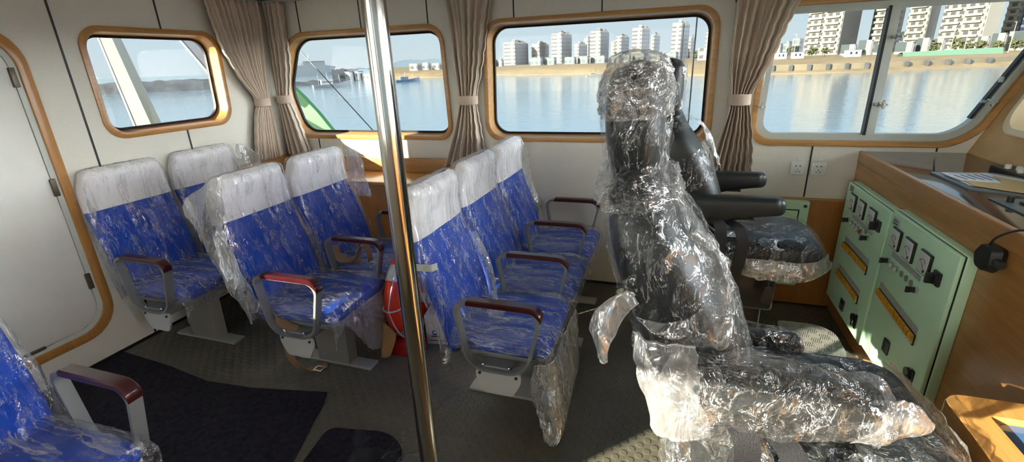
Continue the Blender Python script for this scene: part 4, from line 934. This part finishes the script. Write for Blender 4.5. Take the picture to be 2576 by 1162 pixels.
def carpet(name, label, pts, grp=None):
    o = MB().prism([V((x, y, .001)) for x, y in pts], (0, 0, .007)).build(name, M['mat_blue'])
    return tag(o, label, 'carpet', grp)
carpet('carpet', 'dark blue grey carpet runner along the aisle, with a straight cut edge', [(-3.31, 1.70), (-3.10, 1.685), (-2.84, 1.665), (-2.48, 1.615), (-2.16, 1.64), (-1.9, 1.69), (-1.72, 1.725), (-1.665, 1.62), (-1.632, 1.515), (-1.59, 1.40), (-1.54, 1.26), (-1.47, 1.0), (-1.42, .4), (-3.31, .3)])
carpet('carpet', 'dark carpet piece with a rounded corner, lying beside the pole', [(x, y) for x, y in rpoly([(-1.53, 1.50), (-1.14, 1.57), (-.95, 1.2), (-1.0, .45), (-1.38, .45)], [.05, .14, .2, .05, .05])])
ff = tag(sheet('floor_film', [[(-3.28, 1.72, .006), (-2.6, 1.66, .008), (-1.9, 1.74, .008), (-1.05, 1.62, .006)], [(-3.2, 2.0, .008), (-2.5, 1.9, .012), (-1.8, 1.9, .008), (-1.05, 1.80, .008)], [(-3.2, 2.5, .008), (-2.4, 2.4, .010), (-1.7, 2.15, .008), (-1.0, 1.98, .008)]], M['film_floor'], None, 60, 60, .004, 7, 3, .004, .0008), 'clear film taped over the aisle floor in front of the blue seats', 'floor film')
f2 = tag(sheet('floor_film', [[(-1.42, 1.60, .006), (-1.05, 1.62, .007), (-.6, 1.60, .006)], [(-1.25, 1.2, .008), (-1.0, 1.1, .01), (-.7, 1.2, .007)], [(-1.2, .8, .006), (-.9, .8, .007), (-.6, .8, .006)]], M['film_floor'], None, 40, 40, .004, 7, 4, .005, .0008), 'clear crinkled film on the floor around the foot of the pole', 'floor film')
f3 = tag(sheet('floor_film', [[(.05, 3.40, .006), (.5, 3.42, .008), (1.08, 3.40, .006)], [(.05, 3.1, .008), (.6, 3.0, .01), (1.09, 2.9, .008)], [(.1, 2.7, .006), (.6, 2.6, .008), (1.09, 2.4, .006)]], M['film_floor'], None, 40, 40, .004, 7, 5, .004, .0008), 'clear film on the floor between the far helm chair and the switchboards', 'floor film')

# ------------------------------------------------------------------ outside: harbour
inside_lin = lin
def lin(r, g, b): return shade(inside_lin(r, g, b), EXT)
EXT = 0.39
ZW, ZL = -2.5, -0.5
def water_mat():
    t = NT('harbour water'); v = t.coords((1, 1, 1))
    n1 = t.noise(t.coords((0.35, 0.9, 1)), 1.0, 3, 0.5); n2 = t.noise(v, 2.6, 4, 0.6)
    h = t.math('ADD', t.math('MULTIPLY', n1, 0.8), t.math('MULTIPLY', n2, 0.35))
    return t.end(t.bsdf(lin(158, 186, 205), 0.10, 0, 0.6, t.bump(h, 0.16, 0.25)))
M['water'] = water_mat()
struct(MB().add([(-4000, -300, ZW), (4000, -300, ZW), (4000, 6000, ZW), (-4000, 6000, ZW)], [(0, 1, 2, 3)]).build('sea', M['water']))

def facade(name, wall, win, fh=3.0, bay=3.4, gap=(0.30, 0.78), wgap=(0.22, 0.80), rough=0.6):
    t = NT(name); c = t.n('ShaderNodeTexCoord').outputs['Object']; s = t.n('ShaderNodeSeparateXYZ', {0: c})
    g = t.n('ShaderNodeNewGeometry'); u = t.math('ADD', s.outputs[0], s.outputs[1])
    fz = t.math('FRACT', t.math('DIVIDE', s.outputs[2], fh)); fu = t.math('FRACT', t.math('DIVIDE', t.math('ADD', u, 300.0), bay))
    def band(x, lo, hi): return t.math('MULTIPLY', t.math('GREATER_THAN', x, lo), t.math('LESS_THAN', x, hi))
    w = t.math('MULTIPLY', band(fz, *gap), band(fu, *wgap))
    col = t.n('ShaderNodeMix', {0: w, 6: wall, 7: win}, data_type='RGBA').outputs[2]
    return t.end(t.bsdf(col, rough, 0, 0.3))
CREAM, GREYW = lin(180, 175, 157), lin(132, 136, 140)
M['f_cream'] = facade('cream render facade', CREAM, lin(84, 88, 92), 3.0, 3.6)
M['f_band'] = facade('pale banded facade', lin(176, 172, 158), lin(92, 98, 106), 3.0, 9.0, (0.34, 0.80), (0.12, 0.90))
M['f_shade'] = facade('facade in painted shade', lin(136, 140, 146), lin(96, 104, 116), 3.0, 3.0)  # greyer wall for faces turned from the sun: shade put into the colour
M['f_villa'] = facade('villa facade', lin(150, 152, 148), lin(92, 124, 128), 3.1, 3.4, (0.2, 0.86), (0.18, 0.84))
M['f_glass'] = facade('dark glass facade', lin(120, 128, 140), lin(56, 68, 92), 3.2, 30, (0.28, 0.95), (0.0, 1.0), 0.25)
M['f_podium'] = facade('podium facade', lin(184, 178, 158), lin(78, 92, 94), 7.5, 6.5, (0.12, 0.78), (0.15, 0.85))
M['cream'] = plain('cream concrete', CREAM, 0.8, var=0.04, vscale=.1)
M['shade_wall'] = plain('tower wall in painted shade', lin(112, 114, 112), 0.8, var=0.04, vscale=.1)  # darker grey paints the shade on the big towers' sides
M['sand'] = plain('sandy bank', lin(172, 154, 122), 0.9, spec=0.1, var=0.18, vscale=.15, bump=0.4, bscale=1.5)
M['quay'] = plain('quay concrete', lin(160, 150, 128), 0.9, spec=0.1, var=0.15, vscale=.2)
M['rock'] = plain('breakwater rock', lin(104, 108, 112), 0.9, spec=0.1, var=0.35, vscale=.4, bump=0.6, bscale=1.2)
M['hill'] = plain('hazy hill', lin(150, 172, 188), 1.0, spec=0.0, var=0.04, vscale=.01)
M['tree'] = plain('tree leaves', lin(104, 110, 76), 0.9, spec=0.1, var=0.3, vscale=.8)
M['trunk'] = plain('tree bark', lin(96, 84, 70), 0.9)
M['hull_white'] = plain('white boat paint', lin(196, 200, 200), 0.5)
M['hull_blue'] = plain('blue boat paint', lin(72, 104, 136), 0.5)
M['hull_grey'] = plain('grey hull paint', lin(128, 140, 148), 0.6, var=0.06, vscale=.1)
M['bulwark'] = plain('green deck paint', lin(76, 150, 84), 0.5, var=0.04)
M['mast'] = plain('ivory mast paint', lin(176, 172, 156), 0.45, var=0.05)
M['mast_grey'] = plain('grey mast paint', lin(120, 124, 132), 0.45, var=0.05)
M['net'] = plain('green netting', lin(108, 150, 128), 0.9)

# land: quay edge, bank and ground
shore = [at_z(x, y, ZW) for x, y in ((985, 196), (1118, 194), (1233, 189), (1360, 188), (1493, 185), (1640, 188), (1782, 189), (1927, 187), (2060, 184), (2200, 180), (2385, 172), (2547, 165))] + [V((120, 150, ZW))]
rows = []
for d, z in ((0, ZW - .6), (0, ZW + .15), (3, ZW + 1.0), (9, ZL), (70, ZL + .1), (600, ZL + .3), (2500, ZL + 1)):
    rows.append([V((p.x, p.y, 0)) + V((p.x, p.y, 0)).normalized() * d + V((0, 0, z + (0.25 * noise.noise(p * .07 + V((d, 0, 0))) if 0 < d < 20 else 0))) for p in shore])
struct(MB().loft(rows, closed=False, caps=False).build('shore_land', M['sand']))
# vertical quay wall with fender posts
qp = [at_z(x, y, ZW) + V((0, 1.5, 0)) for x, y in ((1900, 187), (1927, 187), (2060, 184), (2200, 180), (2385, 172), (2547, 165), (2640, 160))]
qw = struct(MB().loft([[p + V((0, 0, -.3)) for p in qp], [p + V((0, 0, 1.75)) for p in qp], [p + V((0, 1.4, 1.75)) for p in qp], [p + V((0, 1.4, -.3)) for p in qp]], closed=False, caps=False).build('quay_wall', M['quay']))
for k, x in enumerate((1945, 1992, 2038, 2086, 2134, 2184, 2284, 2335, 2390, 2440, 2495)):
    i = max(j for j in range(6) if (1900, 1927, 2060, 2200, 2385, 2547)[j] <= x); a = (1900, 1927, 2060, 2200, 2385, 2547, 2640); t = (x - a[i]) / (a[i + 1] - a[i]); p = qp[i].lerp(qp[i + 1], t)
    MB().box(p + V((-.35, -.45, .2)), p + V((.35, .05, 1.7)), .05).build('fender', M['rock'], qw)

def tower(label, xl, xm, xr, ytop, D, mats, floors=None, name='apartment_tower', group=None, balc=False, zb=ZL, crown=True, cat_='building'):
    """a block seen over its corner: lit face spans xl..xm, shaded face xm..xr in the view direction at distance D"""
    a, b, c = (at_d(x, 170, D) for x in (xl, xm, xr))
    h = at_d((xl + xr) / 2, ytop, D).z - zb
    e = (V((c.x - a.x, c.y - a.y, 0))).normalized(); dep = V((-e.y, e.x, 0))
    w1, w2 = (b - a).length * 1.18, max((c - b).length, 0.4) * 1.6
    t = thing(name, label, cat_, (b.x, b.y, zb), 0, group)
    ang = math.atan2(e.y, e.x); t.rotation_euler = (0, 0, ang + math.radians(-32))
    # local frame: lit face along -x from the corner, shaded face along +y
    B = MB().box((-w1, 0, -1.0), (0, w2, h)); B.build('block', mats[0], t)
    if len(mats) > 1: MB().box((-0.0, 0.15, -1.0), (0.35, w2 * .98, h - .6)).build('side_wall', mats[1], t)  # side facing away from the sun gets its shade as a greyer colour
    if crown:
        MB().box((-w1 * .98, .2, h), (-w1 * .02, w2 * .9, h + .9)).build('parapet', M['cream'], t)
        MB().box((-w1 * .6, w2 * .3, h), (-w1 * .3, w2 * .6, h + 3.0)).build('roof_house', mats[0], t)
        MB().box((-w1 * .25, w2 * .55, h), (-w1 * .1, w2 * .8, h + 2.0)).build('roof_house', mats[0], t)
    if balc:
        n = int(h // 3)
        for k in range(1, n):
            for u0, u1 in ((.06, .46), (.54, .94)) if w1 > 14 else ((.1, .9),):
                q = MB().box((-w1 * u1, -1.3, k * 3.0 - .15), (-w1 * u0, .0, k * 3.0 + .05)); q.box((-w1 * u1, -1.3, k * 3.0), (-w1 * u0, -1.2, k * 3.0 + .9)); q.build('balcony', M['cream'], t)
    return t
band, grey, creamf = M['f_band'], M['f_shade'], M['f_cream']
G1 = 'mid-rise apartment towers across the water'
for lab, xl, xm, xr, yt, D in (
    ('long low tower group at the shore end seen beside the curtain, wide grey shaded side', 1268, 1296, 1337, 108, 430),
    ('second apartment tower from the curtain, lower than its neighbours', 1338, 1357, 1386, 112, 440),
    ('third apartment tower from the curtain, tall with a broad grey shaded side', 1387, 1412, 1443, 86, 430),
    ('low apartment block between two taller towers, third gap from the curtain', 1444, 1455, 1480, 112, 480),
    ('slim distant tower just behind the taller banded tower', 1468, 1478, 1488, 98, 520),
    ('tall banded apartment tower above the middle villas', 1483, 1508, 1534, 80, 430),
    ('low block beside the tall banded tower, partly behind the wrapped headrest', 1536, 1544, 1560, 107, 500),
    ('slim apartment tower directly above the wrapped headrest crown', 1546, 1560, 1583, 93, 470),
    ('tall apartment tower above the wrapped headrest, on the curtain-far side of it', 1586, 1610, 1634, 72, 430),
    ('small grey tower attached beside the tall one above the headrest', 1634, 1641, 1658, 90, 470),
    ('tallest banded tower, above the far helm chair headrest', 1684, 1706, 1730, 60, 400),
    ('small grey tower next to the tallest one, by the thin wires', 1727, 1732, 1746, 97, 470),
    ('white tower with round windows at the frame end of the long window', 1768, 1784, 1796, 84, 400)):
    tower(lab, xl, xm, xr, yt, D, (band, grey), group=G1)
for k, (xl, xr, yt, lab) in enumerate((
    (1334, 1366, 144, 'glassy villa nearest the low towers'), (1368, 1400, 144, 'glassy villa, second along the bank'), (1420, 1450, 143, 'glassy villa below the third tower'),
    (1453, 1483, 141, 'glassy villa left of the one under the tall banded tower'), (1485, 1528, 140, 'wide glassy villa under the tall banded tower'), (1532, 1562, 138, 'glassy villa close to the wrapped headrest crown'),
    (1566, 1585, 137, 'small villa peeping over the wrapped headrest'), (1590, 1624, 134, 'villa above the wrapped headrest with two glass bays'), (1632, 1664, 131, 'pale villa above the film crown'), (1668, 1705, 131, 'pale villa behind the far helm chair headrest'))):
    tower('three-storey ' + lab, xl, xl + (xr - xl) * .78, xr, yt, 300, (M['f_villa'], grey), name='villa', group='villas on the far bank', crown=False)
for xl, xr, yt, D, lab in ((1030, 1062, 160, 260, 'white concrete house with dark openings behind the small blue boat'), (1064, 1085, 157, 275, 'grey terrace house between two white ones on the bank'), (1087, 1116, 159, 262, 'white concrete house nearest the curtain in the pole window'),
                           (1234, 1252, 150, 330, 'low grey house at the waterside next to the curtain'), (1252, 1268, 149, 330, 'low grey house just before the first tower'), (1752, 1792, 120, 240, 'white house with a small window below the round-windowed tower')):
    tower(lab, xl, xl + (xr - xl) * .6, xr, yt, D, (creamf, grey), name='house', crown=False, group='houses on the far bank')
# big towers in the sliding window
BT = 'tall residential towers behind the quay'
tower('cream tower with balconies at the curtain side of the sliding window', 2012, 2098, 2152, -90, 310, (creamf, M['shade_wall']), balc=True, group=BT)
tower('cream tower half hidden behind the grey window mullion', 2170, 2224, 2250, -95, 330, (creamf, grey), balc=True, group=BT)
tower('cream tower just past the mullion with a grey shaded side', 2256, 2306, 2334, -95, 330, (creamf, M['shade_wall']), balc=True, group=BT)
tower('broad cream tower with many dark balconies, above the middle of the sliding window', 2338, 2446, 2490, -120, 315, (creamf, M['cream']), balc=True, group=BT)
tower('striped pale tower next to the dark glass tower', 2492, 2525, 2540, -110, 345, (creamf, grey), balc=True, group=BT)
tower('dark blue glass tower at the far end of the sliding window', 2534, 2610, 2640, -110, 340, (M['f_glass'],), group=BT)
PD_ = 'low podium buildings along the quay road'
for xl, xr, yt, D, lab in ((2106, 2146, 112, 230, 'low podium with a dark shop window, below the first cream tower'), (2148, 2186, 101, 236, 'taller podium block with a framed glass front'), (2188, 2226, 112, 232, 'low podium right beside the mullion'),
                           (2240, 2290, 106, 225, 'low podium seen just past the mullion'), (2292, 2326, 96, 228, 'podium with a tall glass bay'), (2328, 2362, 98, 230, 'podium below the broad cream tower'), (2440, 2470, 92, 228, 'podium with one big pane under the striped tower'), (2474, 2512, 84, 225, 'podium with pale pillars'), (2514, 2600, 78, 225, 'long podium at the end of the quay road')):
    tower(lab, xl, xl + (xr - xl) * .86, xr, yt, D, (M['f_podium'], grey), name='podium_building', crown=False, group=PD_)
for xl, xr, yt, D, lab in ((1944, 1962, 110, 330, 'grey house with a pitched look by the curtain edge'), (1962, 1984, 104, 340, 'grey house behind the site cabins'), (1984, 2012, 97, 350, 'taller pale house beside the first cream tower')):
    tower(lab, xl, xl + (xr - xl) * .6, xr, yt, D, (M['f_villa'], grey), name='house', crown=False, group='houses on the far bank')
for xl, xr, lab in ((1950, 1979, 'white site cabin with two small windows'), (1991, 2022, 'plain white site cabin'), (2126, 2166, 'white fence hut below the first cream tower')):
    a, b = at_d(xl, 150, 190), at_d(xr, 150, 190); t = thing('site_cabin', lab + ' on the quay ground', 'cabin', (a.x, a.y, ZL)); w = (b - a).length
    MB().box((0, 0, 0), (w, 2.4, 2.1), .05).build('cabin_body', M['hull_white'], t)
    for k in range(2): MB().box((w * (.25 + .35 * k), -.04, .9), (w * (.38 + .35 * k), 0, 1.6)).build('cabin_window', M['f_glass'], t)
    MB().box((-.1, -.1, 2.1), (w + .1, 2.5, 2.22)).build('cabin_roof', M['hull_grey'], t)
n0, n1 = at_d(2270, 150, 165), at_d(2520, 150, 172)
nt = MB().loft([[V((n0.x, n0.y, ZL)), V((n1.x, n1.y, ZL))], [V((n0.x, n0.y + 1, ZL + 1.1)), V((n1.x, n1.y + 1, ZL + 1.5))], [V((n0.x, n0.y + 3, ZL + .9)), V((n1.x, n1.y + 3, ZL + 1.3))], [V((n0.x, n0.y + 4, ZL)), V((n1.x, n1.y + 4, ZL))]], closed=False, caps=False).build('ground_netting', M['net'])
tag(nt, 'long green dust netting spread over the ground behind the quay', 'netting')
def tree(px, D, h, r, label):
    h, r = h * .78, r * .62
    p = at_d(px, 150, D); t = thing('street_tree', label, 'tree', (p.x, p.y, ZL), 0, 'young trees along the quay road')
    MB().tube([(0, 0, 0), (.05, 0, h * .4), (0, .05, h * .75)], [.16, .12, .07], 8).build('trunk', M['trunk'], t)
    b = MB()
    for k in range(44):
        a, zz = random.random() * 2 * PI, random.random(); rr = r * math.sqrt(random.random()) * (1 - .5 * abs(zz - .4))
        b.sphere((rr * math.cos(a), rr * math.sin(a), h * (.30 + .60 * zz)), r * (.16 + .14 * random.random()), (1, 1, .8), 5)
    b.build('crown', M['tree'], t)
for k, (px, D, h, r, lab) in enumerate(((2040, 215, 5.0, 2.6, 'leafy tree in front of the first cream tower'), (2072, 224, 4.6, 2.2, 'smaller tree beside the leafy one at the first cream tower'), (1990, 260, 6.5, 3.0, 'tree between the site cabins and the grey houses'), (2345, 208, 5.0, 2.4, 'tree before the tall glass bay podium'), (2395, 205, 6.0, 3.0, 'big tree before the broad cream tower'), (2424, 222, 5.2, 2.6, 'yellowish tree next to the big one'), (2458, 200, 4.6, 2.4, 'round shrub-like tree under the striped tower'), (2500, 210, 4.4, 2.6, 'tree by the pale pillars'), (2545, 205, 4.6, 2.6, 'tree at the end of the quay road'), (1748, 250, 6, 3.0, 'tree beside the white house in the long window'))):
    tree(px, D, h, r, lab)
for px, lab in ((1957, 'slim lamp post behind the cabin with two windows'), (1995, 'slim lamp post beside the plain cabin'), (2384, 'tall lamp post before the broad cream tower'), (2418, 'tall lamp post between two trees'), (2530, 'lamp post near the end of the quay')):
    p = at_d(px, 150, 185); t = thing('lamp_post', lab, 'lamp post', (p.x, p.y, ZL)); MB().tube([(0, 0, 0), (0, 0, 7.5)], [.09, .06], 8).build('post', M['hull_white'], t); MB().box((-.5, -.08, 7.4), (.1, .08, 7.52), .02).build('lamp_head', M['hull_white'], t)

# own decks around the cabin; unseen foredeck added to bounce sunlight inside
M['deck'] = plain('light grey deck paint', inside_lin(178, 178, 168), 0.8)
struct(MB().box((-9, YS + 0.12, -0.25), (2.4, 4.75, -0.10)).box((-9, -3.0, -0.25), (XA - 0.12, YS + 0.12, -0.10)).box((XA - 0.12, -3.0, -0.25), (2.4, YP - 0.12, -0.10)).box((2.4, -3.0, 0.3), (9.0, 4.75, 0.45)).build('deck_floor', M['deck']))

# hills, breakwater, ship and boats
hp_ = [(940, 172), (985, 160), (1005, 153), (1030, 149), (1060, 151), (1090, 147), (1120, 150), (1150, 158), (1230, 158)]
hs_ = [at_d(x, y, 2400) for x, y in hp_]
struct(MB().loft([[V((p.x, p.y, -3)) for p in hs_], hs_, [V((p.x * 1.1, p.y * 1.1, p.z)) for p in hs_], [V((p.x * 1.12, p.y * 1.12, -3)) for p in hs_]], closed=False, caps=False).build('hills', M['hill']))
hs2 = [at_d(x, y, 2600) for x, y in ((850, 185), (880, 176), (905, 170), (925, 172), (950, 178), (980, 182))]
struct(MB().loft([[V((p.x, p.y, -3)) for p in hs2], hs2, [V((p.x * 1.1, p.y * 1.1, p.z)) for p in hs2], [V((p.x * 1.12, p.y * 1.12, -3)) for p in hs2]], closed=False, caps=False).build('hills', M['hill']))
def berm(name, pts, hgt, wid, m, label=None):
    P = [V(p) for p in pts]; P2 = []
    for a, b in zip(P, P[1:]): P2 += [a.lerp(b, k / 24) for k in range(24)]
    rows = []
    for k, (o, z) in enumerate(((0, -.5), (wid * .25, hgt * .6), (wid * .4, hgt), (wid * .7, hgt), (wid, -.5))):
        rows.append([p + p.normalized().xy.to_3d() * o + V((0, 0, z + (.5 * noise.noise(p * .35 + V((k * 7, 0, 0))) if 0 < k < 4 else 0))) for p in P2])
    o = MB().loft(rows, closed=False, caps=False).build(name, m, None, 0)
    return struct(o) if label is None else o
wz = lambda x, y: at_z(x, y, ZW)
berm('breakwater_land', [wz(180, 242), wz(300, 237), wz(420, 231), wz(560, 224), wz(640, 221)], 2.9, 9, M['rock'])
berm('breakwater_land', [wz(700, 219), wz(745, 217), wz(800, 214), wz(840, 211), wz(870, 208)], 1.2, 9, M['rock'])
berm('headland', [wz(838, 207), wz(870, 204), wz(905, 203)], 4.2, 14, M['rock'])
for xl, xr, yt, lab in ((868, 882, 182, 'small white hut with a dark roof on the headland'), (893, 903, 181, 'narrower white hut on the headland'), (910, 935, 186, 'low white shed by the sandy strip beside the pole')):
    a, b = at_d(xl, 190, 190), at_d(xr, 190, 190); t = thing('hut', lab, 'hut', (a.x, a.y, ZW)); w = (b - a).length; h = at_d(xl, yt, 190).z - ZW
    MB().box((0, 0, 0), (w, 3, h)).build('hut_body', M['hull_white'], t); MB().box((-.15, -.15, h), (w + .15, 3.1, h + .25)).build('hut_roof', M['hull_blue'], t)
    for k in range(2): MB().box((w * (.2 + .4 * k), -.05, h - 1.6), (w * (.36 + .4 * k), .02, h - .7)).build('hut_window', M['ink'], t)
def boat(px, py, L_, hullm, label, cab, nm='fishing_boat', rz=0.2):
    p = wz(px, py); t = thing(nm, label, 'boat', (p.x, p.y, ZW), rz + math.atan2(p.y, p.x) - PI / 2)
    rings = []
    for k in range(13):
        u = k / 12; x = -L_ / 2 + L_ * u; w = L_ * .15 * math.sin(min(1, (1.02 - u) * 2.2 + .05) * PI / 2); h = L_ * (.085 + .10 * max(0, u - .45) ** 1.5 * 2.2)
        rings.append([V((x, -w, h)), V((x + L_ * .02 * u, -w * .75, -.3)), V((x + L_ * .02 * u, w * .75, -.3)), V((x, w, h))])
    MB().loft(rings).build('hull', hullm, t)
    MB().box((-L_ * .28, -L_ * .09, L_ * .06), (L_ * .02, L_ * .09, L_ * .21), .05).build('wheelhouse', cab, t)
    MB().box((-L_ * .26, -L_ * .095, L_ * .135), (L_ * .01, L_ * .095, L_ * .175)).build('cabin_window', M['f_glass'], t)
    MB().box((-L_ * .30, -L_ * .1, L_ * .21), (L_ * .05, L_ * .1, L_ * .222)).build('cabin_roof', M['hull_white'], t)
    for x, h in ((-L_ * .34, .36), (-L_ * .1, .42), (L_ * .22, .34)): MB().tube([(x, 0, L_ * .06), (x, 0, L_ * h)], L_ * .006, 6).build('mast', M['hull_white'], t)
    MB().tube([(-L_ * .34, 0, L_ * .34), (-L_ * .1, 0, L_ * .41), (L_ * .22, 0, L_ * .33), (L_ * .5, 0, L_ * .19)], L_ * .003, 5).build('stay', M['ink'], t)
    return t
boat(836, 220, 9.0, M['hull_grey'], 'moored white and dark fishing boat with masts, crossed by the stay wire', M['hull_white'])
boat(1026, 206, 7.0, M['hull_blue'], 'small blue fishing boat just past the pole', M['hull_blue'])
boat(1496, 192, 4.5, M['mast'], 'small yellow work boat close to the wrapped headrest', M['mast'])
p = at_d(700, 200, 420); p1 = at_d(850, 200, 420); w = (p1 - p).length
sp_ = thing('ship', 'long grey ship with stepped white upperworks, lying behind the breakwater', 'ship', (p.x, p.y, ZW), math.atan2(p1.y - p.y, p1.x - p.x))
MB().loft([[V((0, 0, -1)), V((0, 12, -1)), V((0, 12, 8)), V((0, 0, 8))], [V((w * .8, 0, -1)), V((w * .8, 12, -1)), V((w * .8, 12, 8)), V((w * .8, 0, 8))], [V((w * .93, 5, -1)), V((w * .93, 7, -1)), V((w, 7, 6.5)), V((w, 5, 6.5))]]).build('hull', M['hull_grey'], sp_)
MB().box((w * .45, 1, 8), (w * .82, 11, 11)).build('deckhouse', M['hull_grey'], sp_); MB().box((w * .2, 2, 8), (w * .44, 10, 9.6)).build('deckhouse', M['hull_white'], sp_); MB().box((w * .5, 0.9, 10.0), (w * .8, 1.0, 10.6)).build('window_band', M['f_glass'], sp_)
MB().tube([(w * .55, 6, 11), (w * .55, 6, 16)], .3, 6).build('mast', M['hull_white'], sp_)

# rigging and painted steel of the own boat, just outside the windows
def depth(px, py, d): return ray(px, py) / F_PX * d + V((0, 0, EYE))
a, b = depth(258, 55, 5.6), depth(388, 345, 4.15)
a, b = a + (a - b) * .4, b + (b - a) * .06
ax = (b - a).normalized(); s1 = ax.cross(V((-0.55, -0.79, 0.3))).normalized(); s2 = ax.cross(s1)
def beam(name, a, b, w1, w2, m, rot, label):
    ax = (b - a).normalized(); u = ax.cross(V((0, 0, 1))).normalized(); v = ax.cross(u); u2 = u * math.cos(rot) + v * math.sin(rot); v2 = -u * math.sin(rot) + v * math.cos(rot)
    c = a; t = thing(name, label, 'strut', tuple(c)); R = lambda p, k: [p - c + (u2 * i * w1 + v2 * j * w2) / 2 for i, j in ((-k, -k), (k, -k), (k, k), (-k, k))]
    MB().loft([R(a, 1), R(b, 1)]).build('beam', m, t)
    e = [a - c + (u2 * w1 + v2 * -w2) / 2, b - c + (u2 * w1 + v2 * -w2) / 2]
    MB().tube(e, .012, 8).build('edge_bead', M['hull_white'], t)
    return t
beam('mast_strut', a, b, .14, .14, M['mast'], .75, 'slanting ivory and grey box strut outside the small aft window')
a2, b2 = depth(430, 55, 5.4), depth(560, 205, 4.9)
beam('mast_strut', a2, b2, .12, .12, M['mast_grey'], .5, 'thin grey strut crossing the upper corner of the small aft window')
def to_deck(p): return V((p.x, p.y, -0.1))
def wire(name, p, q, r, label):
    t = thing(name, label, 'wire', tuple(p)); MB().tube([V((0, 0, 0)), V(q) - V(p)], r, 8).build('strand', M['steel_dark'], t); return t
p, q = at_y(750, 122, 5.2), at_y(940, 330, 5.0); d_ = q - p
wire('stay_wire', p - d_ * .5, q + d_ * ((q.z + .1) / (p.z - q.z)), .007, 'dark stay wire running diagonally outside the window behind the pole')
wire('stay_wire', at_y(1757, 10, 4.2), to_deck(at_y(1733, 300, 4.2)), .006, 'upright wire outside the long window nearer its curtain end')
wire('stay_wire', at_y(1725, 10, 4.4), to_deck(at_y(1702, 330, 4.4)), .004, 'thinner upright wire outside the long window, behind the far headrest')
wire('stay_wire', at_y(1790, 40, 4.2), to_deck(at_y(1772, 330, 4.2)), .004, 'faint upright wire at the frame edge of the long window')
gp = [at_y(760, 242, 4.5), at_y(775, 258, 4.5), at_y(800, 285, 4.5), at_y(838, 332, 4.5), at_y(880, 390, 4.5)]
g0 = V((gp[0].x - .5, 4.5, gp[0].z + .45))
top = [g0] + gp
gbw = MB().prism([(top[0].x - .6, 4.5, -.1), (top[0].x - .6, 4.5, top[0].z)] + [tuple(p) for p in top] + [(top[-1].x, 4.5, -.1)], (0, .06, 0)).build('side_bulwark', M['bulwark'])
tag(gbw, 'sloping bright green painted bulwark plate outside the window behind the pole', 'bulwark')

lin = inside_lin
# ------------------------------------------------------------------ light: low sun from aft and the near side, hazy sky plus an added bow glow filling the cabin
SUN = V((0.95, 1.0, -0.45)).normalized()
su = bpy.data.lights.new('sun', 'SUN'); su.energy = 24.0; su.angle = 0.009; su.color = (1.0, 0.90, 0.74)
so = bpy.data.objects.new('sun', su); COL.objects.link(so); so.rotation_euler = SUN.to_track_quat('-Z', 'Y').to_euler(); so.location = (-8, -12, 8)
GLOW_SUN, BOW_FILL = 8.0, 22.0  # extra bow glow added to brighten the cabin; no such bright sky there
w = bpy.data.worlds.new('sky'); SC.world = w; w.use_nodes = True
nt_ = w.node_tree; nt_.nodes.clear()
def wn(typ, _in=None, **kw):
    x = nt_.nodes.new(typ)
    for k, v in kw.items(): setattr(x, k, v)
    for k, v in (_in or {}).items():
        if isinstance(v, bpy.types.NodeSocket): nt_.links.new(v, x.inputs[k])
        else: x.inputs[k].default_value = v
    return x
tc = wn('ShaderNodeTexCoord').outputs['Generated']
sx = wn('ShaderNodeSeparateXYZ', {0: tc})
rp_ = wn('ShaderNodeValToRGB', {0: sx.outputs[2]})
el = rp_.color_ramp.elements
el[0].position = 0.0; el[0].color = lin(212, 226, 232)
el[1].position = 0.5; el[1].color = lin(150, 190, 224)
e3 = el.new(0.16); e3.color = lin(188, 216, 234)
def wmap(x, a, b_, c, d):
    m_ = wn('ShaderNodeMapRange', {0: x, 1: a, 2: b_, 3: c, 4: d}, interpolation_type='SMOOTHSTEP'); return m_.outputs[0]
def wm(op, a, b_): return wn('ShaderNodeMath', {0: a, 1: b_}, operation=op).outputs[0]
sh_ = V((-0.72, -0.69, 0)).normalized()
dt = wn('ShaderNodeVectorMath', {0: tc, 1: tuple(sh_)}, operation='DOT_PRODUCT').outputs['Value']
gA = wmap(dt, 0.5, 1.0, 0.0, GLOW_SUN); gB = wmap(sx.outputs[0], 0.66, 0.95, 0.0, BOW_FILL)
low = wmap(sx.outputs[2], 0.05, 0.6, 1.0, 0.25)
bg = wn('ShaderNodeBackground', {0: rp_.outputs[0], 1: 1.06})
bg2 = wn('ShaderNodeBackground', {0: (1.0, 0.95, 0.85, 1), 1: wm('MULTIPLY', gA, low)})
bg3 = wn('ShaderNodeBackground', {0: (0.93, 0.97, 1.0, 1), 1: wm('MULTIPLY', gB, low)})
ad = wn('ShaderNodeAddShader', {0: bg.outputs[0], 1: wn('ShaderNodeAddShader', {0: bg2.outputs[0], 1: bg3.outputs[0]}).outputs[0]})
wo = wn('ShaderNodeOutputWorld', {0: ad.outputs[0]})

vs = SC.view_settings
vs.view_transform = 'Standard'; vs.look = 'None'; vs.exposure = 0.0; vs.gamma = 1.0; vs.use_curve_mapping = False
SC.cycles.use_adaptive_sampling = True; SC.cycles.adaptive_threshold = 0.2; SC.cycles.adaptive_min_samples = 12
SC.cycles.max_bounces = 6; SC.cycles.diffuse_bounces = 4; SC.cycles.glossy_bounces = 3; SC.cycles.transparent_max_bounces = 16
SC.cycles.sample_clamp_indirect = 6.0; SC.cycles.caustics_reflective = False; SC.cycles.caustics_refractive = False
